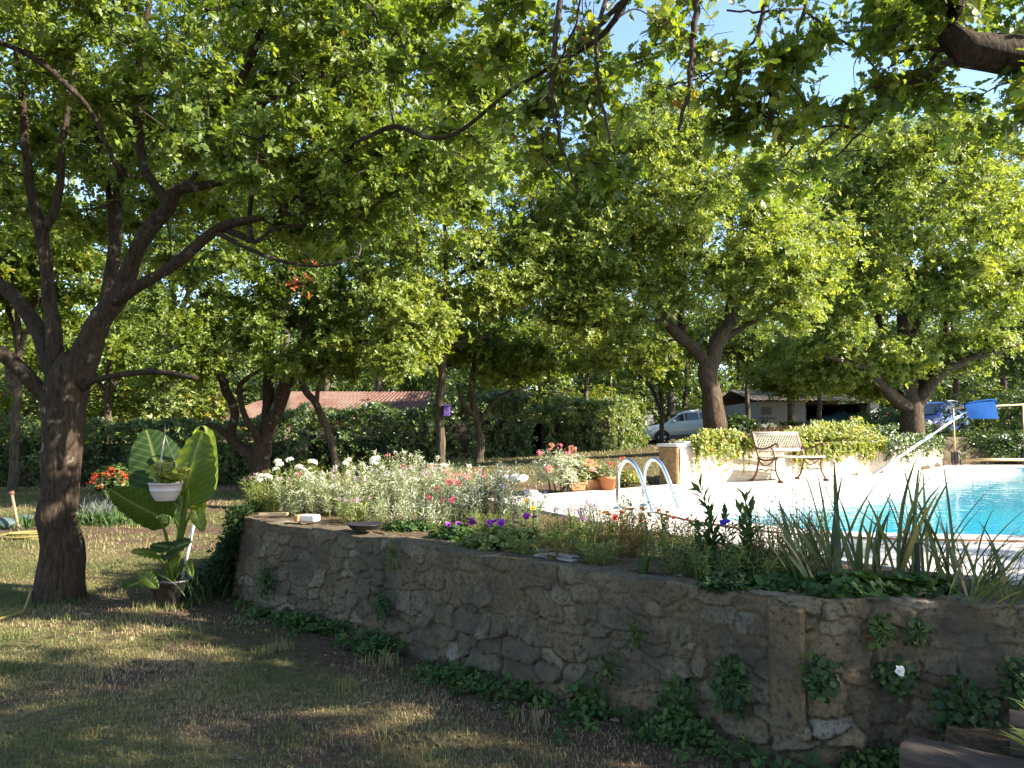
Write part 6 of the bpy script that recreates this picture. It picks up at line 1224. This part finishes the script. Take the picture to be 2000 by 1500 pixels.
def pot(name, label, px, y, r, h, seed, leaf, flo, nf, square=None, z=DECK_Z, plant_label=''):
    q = P(px, 850, y); root = thing(name, label, 'pot', (q[0], y, z), 'terracotta pots at the back of the deck'); mb = MB()
    if square:
        mb.box((q[0], y, z + h / 2), (square, .18, h), rot=.35, bevel=.01, taper=1.08); mb.box((q[0], y, z + h - .012), (square * 1.14, .22, .03), rot=.35, bevel=.01); mb.build('trough', M['terracotta'], root)
    else:
        mb.lathe((q[0], y, z), [(0, 0), (r * .66, 0), (r * .92, h * .8), (r * 1.0, h * .8), (r * 1.03, h), (r * .9, h), (r * .85, h * .86), (0, h * .86)], 26); mb.build('bowl', M['terracotta'], root)
    rng = np.random.default_rng(seed); pl = thing('potted_flower', plant_label, 'plant', (q[0], y, z + h * .85)); tips = leafy_stems(pl, rng, (q[0], y, z + h * .85), 22, .26, r * .8 if not square else square * .4, leaf, .06, T_ROUND if leaf != 'silver' else T_LANCE, every=.03, k=3, splay=.6)
    for i in rng.permutation(len(tips))[:nf]: flower(pl, flo[0], flo[1], flo[2], tips[i] + np.array([0, 0, .03]), rng)
pot('terracotta_pot', 'round orange terracotta pot with red geraniums on the deck', 1186, 11.3, .145, .20, 1, 'silver', ('cluster', .045, 'scarlet'), 5, plant_label='red geranium growing in the round terracotta pot')
pot('terracotta_trough', 'terracotta trough beside the round pot on the deck', 1157, 11.4, .1, .15, 2, 'herb', ('cluster', .035, 'salmon'), 4, .30, plant_label='pale green plant growing in the terracotta trough next to the round pot')
pot('terracotta_trough', 'smaller terracotta trough at the left under the pink bush', 1124, 11.2, .1, .12, 3, 'herb', ('cluster', .03, 'salmon'), 2, .22, plant_label='pale plant growing in the smaller terracotta trough')
c = P(1095, 850, 11.0); root, rng = shrub('flowering_bush', 'airy bush with pink blossoms at the tip of the deck', (c[0], 11.0, .74), (.52, .42, .62), 420, 'silver', .075, 81, T_LANCE)
for i in range(14): a = rng.uniform(0, 6.28); el = rng.uniform(.2, 1.3); flower(root, 'cluster', .05, ['pink', 'salmon'][i % 2], np.array([c[0] + .5 * math.cos(a) * math.cos(el), 11.0 + .4 * math.sin(a) * math.cos(el), .95 + .45 * math.sin(el) + .06]), rng)
c = P(1250, 850, 12.6); shrub('low_bush', 'small yellow green bush on the lawn seen between the handrails', (c[0] - .25, 12.4, .76), (.30, .25, .24), 150, 'creeper', .06, 82)
c = P(228, 850, 14.0); root, rng = shrub('flowering_shrub', 'shrub with vivid orange red blooms between the oak trunk and elephant ear', (c[0], 14.0, float(gz(c[0], 14.0)) + .25), (.42, .35, .62), 380, 'hedge', .09, 83)
for i in range(16): a = rng.uniform(3.4, 6.1); el = rng.uniform(-.3, 1.2); flower(root, 'cluster', .055, 'scarlet' if i % 3 else 'orange', np.array([c[0] + .38 * math.cos(a) * math.cos(el) * 1.1, 14.0 + .36 * math.sin(a) * math.cos(el), root.location.z + .30 + .32 * math.sin(el)]), rng)
c = P(205, 850, 13.6); root = thing('lavender_bush', 'blue grey lavender like mound below the orange red blooms', 'plant', (c[0], 13.6, float(gz(c[0], 13.6)))); mb = MB(); strap(mb, np.random.default_rng(7), root.location, 300, .48, .014, .5, spread=.16, up=(.1, 1.2)); mb.build('leaves', M['grey'], root)
rng = np.random.default_rng(17)
for i, (px, y, lb) in enumerate([(190, 12.9, 'iris clump nearest the lawn oak trunk'), (240, 13.1, 'iris clump under the lower elephant ear leaf'), (285, 12.9, 'iris clump just left of the elephant ear stalks'), (60, 12.6, 'leafy iris clump behind the coiled hose'), (150, 13.0, 'iris clump hidden partly by the oak trunk'), (330, 13.2, 'iris clump seen behind the elephant ear stalks')]):
    q = P(px, 850, y); z = float(gz(q[0], y)); root = thing('iris_clump', lb, 'plant', (q[0], y, z), 'iris clumps behind the lawn'); mb = MB(); strap(mb, rng, (q[0], y, z), 70, .34, .034, .9, spread=.24, up=(.1, .8)); mb.build('leaves', M['weed'], root)
def brush():
    c = P(640, 850, 15.2); z = float(gz(c[0], 15.2)); rng = np.random.default_rng(3); mb = MB()
    for _ in range(140): a = rng.normal() * .5; p = np.array([c[0] + rng.normal() * .25, 15.2 + rng.normal() * .2, z + rng.uniform(.05, .5)]); d = np.array([math.cos(a), rng.normal() * .3, rng.normal() * .25]) * rng.uniform(.2, .45); mb.tube([p - d, p, p + d], [.007, .009, .005], 4)
    struct(mb.build('brush_pile', M['plank']), 'stuff', 'pile of cut pale sticks at the foot of the slender tree', 'brush pile')
    c = P(843, 850, 13.5); z = float(gz(c[0], 13.5)); root = thing('black_bowl', 'dark cauldron like planter at the foot of the straight trunk', 'planter', (c[0], 13.5, z)); mb = MB(); mb.lathe((c[0], 13.5, z + .10), [(0, 0), (.16, .02), (.26, .12), (.29, .20), (.25, .20), (.2, .12), (0, .1)], 24); mb.build('bowl', M['blackrubber'], root)
    for k in range(3): t = k * 2.09; m2 = MB(); m2.tube([(c[0] + .17 * math.cos(t), 13.5 + .17 * math.sin(t), z), (c[0] + .15 * math.cos(t), 13.5 + .15 * math.sin(t), z + .14)], .02, 6); m2.build('leg', M['blackrubber'], root)
    b = P(873, 803, 15.38); root = thing('nest_box', 'purple nest box fixed to the straight tree trunk', 'nest box', b); mb = MB(); mb.box(b, (.13, .11, .20), bevel=.006); mb.build('body', M['purplepaint'], root); mb = MB(); mb.box(b + np.array([0, -.02, .115]), (.17, .17, .02), bevel=.004); mb.build('lid', M['purplepaint'], root)
    mb = MB(); th = np.linspace(0, 6.283, 14, endpoint=False); mb.add(np.stack([b[0] + .02 * np.cos(th), np.full(14, b[1] - .0565), b[2] + .03 + .02 * np.sin(th)], 1), [np.arange(14)[None]]); mb.build('entrance', M['blackrubber'], root)
    for i, (px, y, s, lb) in enumerate([(1012, 13.2, .15, 'largest pale stone on the lawn behind the grey spires'), (985, 13.6, .10, 'smaller pale stone left of the largest one on the lawn'), (1038, 10.2, .09, 'little tan stone on the tip of the deck')]):
        q = P(px, 850, y); mb = MB(); rr = np.random.default_rng(i); n = 9; u = np.linspace(0, math.pi, n)[:, None]; w = np.linspace(0, 2 * math.pi, 15)[None]; v = np.stack([np.sin(u) * np.cos(w), np.sin(u) * np.sin(w) * .7, np.cos(u) * .55 + 0 * w], -1); v[:, :-1] *= (1 + .22 * rr.normal(size=(n, 14, 1)) * np.sin(u)[..., None]); v[:, -1] = v[:, 0]; zz = float(gz(q[0], y)) if i < 2 else DECK_Z; mb.grid(v * s + np.array([q[0], y, zz + s * .35]), 0, .5, True); tag(mb.build('stone', M['white_stone']), lb, 'stone')
    q = P(1338, 872, 12.75); mb = MB(); mb.box((q[0] + .1, 12.95, 1.455), (.42, .26, .09), rot=.6, bevel=.03); tag(mb.build('flat_stone', M['white_stone']), 'flat pale stone on top of the plastered wall end', 'stone')
    for px, y, lb, w, mt in ((12, 12.4, 'pale teal sack lying at the left edge behind the oak', .20, 'tealcloth'), (55, 13.2, 'smaller pale teal sack among the leaves by the oak', .14, 'tealcloth')):
        q = P(px, 850, y); z = float(gz(q[0], y)); mb = MB(); u = np.linspace(0.05, math.pi - .02, 14)[:, None]; ww = np.linspace(0, 2 * math.pi, 25)[None]; k = 1 + .18 * np.sin(ww * 3 + u * 2) + .1 * np.sin(ww * 5 + 1); k[:, -1] = k[:, 0]; mb.grid(np.stack([np.sin(u) * np.cos(ww) * w * k, np.sin(u) * np.sin(ww) * w * .6 * k, np.cos(u) * w * .5 + 0 * ww], -1) + np.array([q[0], y, z + w * .42])); tag(mb.build('sack', M[mt]), lb, 'sack')
brush()

# taller undergrowth between hedges and woodland
UN = [(-30, 22.5, 1.7, 2.7, 'oak', 'tall leafy bush behind the hedge at the left edge'), (75, 23, 1.6, 2.4, 'wood_leaf', 'leafy bush behind the hedge next to the lawn oak trunk'), (190, 23.5, 1.6, 3.0, 'oak', 'sun flecked bush over the hedge right of the lawn oak trunk'), (300, 24, 1.7, 3.0, 'wood_leaf', 'sun flecked bush above the hanging basket'), (400, 25, 1.5, 2.8, 'oak', 'bush at the left end of the red roof'),
      (890, 30, 1.3, 2.6, 'wood_leaf', 'bush in front of the ochre gable'), (985, 31, 1.6, 2.8, 'oak', 'tall bush behind the short forked tree'), (1075, 33, 1.7, 2.9, 'wood_leaf', 'bush behind the pink flowering bush'), (1165, 34, 1.6, 2.6, 'oak', 'bush rising behind the hedge end'), (1235, 43, 1.8, 3.2, 'wood_leaf', 'bush behind the slat fence'),
      (1440, 27, .8, 1.2, 'hedge', 'dark bush at the left of the garage wall'), (1730, 29, 1.4, 1.5, 'hedge', 'dark bush under the twisting limbs'), (1930, 27, 1.7, 2.2, 'wood_leaf', 'bush above the blue net'), (2020, 24.5, 1.6, 2.4, 'hedge', 'dark bush at the right edge by the rod stand'), (1360, 44, 2.0, 2.4, 'wood_leaf', 'bush behind the roof rails of the white car')]
for i, (px, d, rx, h, lf, lb) in enumerate(UN):
    q = P(px, 850, d); shrub('woodland_bush', lb, (q[0], d, float(gz(q[0], d))), (rx, rx * .75, h), 620, lf, .15, 600 + i, group='bushes at the edge of the wood')
# light wispy edging along the bed
for i, (px, y, h, r, lf, lb) in enumerate([(1045, 5.25, .15, .12, 'herb', 'pale tuft on the bed edge right of the petunias'), (1085, 5.0, .12, .10, 'dry', 'straw tuft by the slates'), (1165, 5.0, .13, .11, 'herb', 'light green tuft behind the cracked coping'), (1215, 5.25, .17, .12, 'rust', 'reddish low tuft in front of the marigolds'), (1300, 5.1, .18, .14, 'herb', 'light green wispy tuft under the ladder rails'), (1335, 4.6, .13, .12, 'strap', 'grassy tuft at the wall edge left of the mulleins'), (1385, 4.45, .17, .13, 'herb', 'pale leafy tuft in front of the small rosette'), (1475, 4.35, .16, .13, 'herb', 'pale leafy tuft in front of the shorter mullein'), (1545, 4.4, .20, .14, 'dry', 'dry wispy tuft beside the sword leaves'), (955, 6.4, .18, .14, 'herb', 'light green tuft behind the purple petunias'), (1095, 5.7, .22, .14, 'herb', 'light wispy tuft behind the straw one'), (760, 7.2, .20, .16, 'silver', 'silver tuft behind the wall edge right of the dish'), (830, 6.9, .22, .16, 'silver', 'silver tuft left of the crimson flowers')]):
    plant('wispy_tuft', lb, px, y, 26, h, r, lf, .04, T_LANCE, None, 0, 150 + i, every=.018, k=3, splay=.7)
sword('pale arching blades spilling over the wall end at the right', 1900, 3.75, 22, .62, .014, 1.6, 311, 'strap', spread=.08, up=(.3, .9), az=(-2.2, .8))
sword('pale arching blades fanning left of the mullein side', 1575, 4.15, 14, .62, .022, 1.0, 312, 'strap', spread=.05, up=(.2, .6), az=(2.2, 4.0))
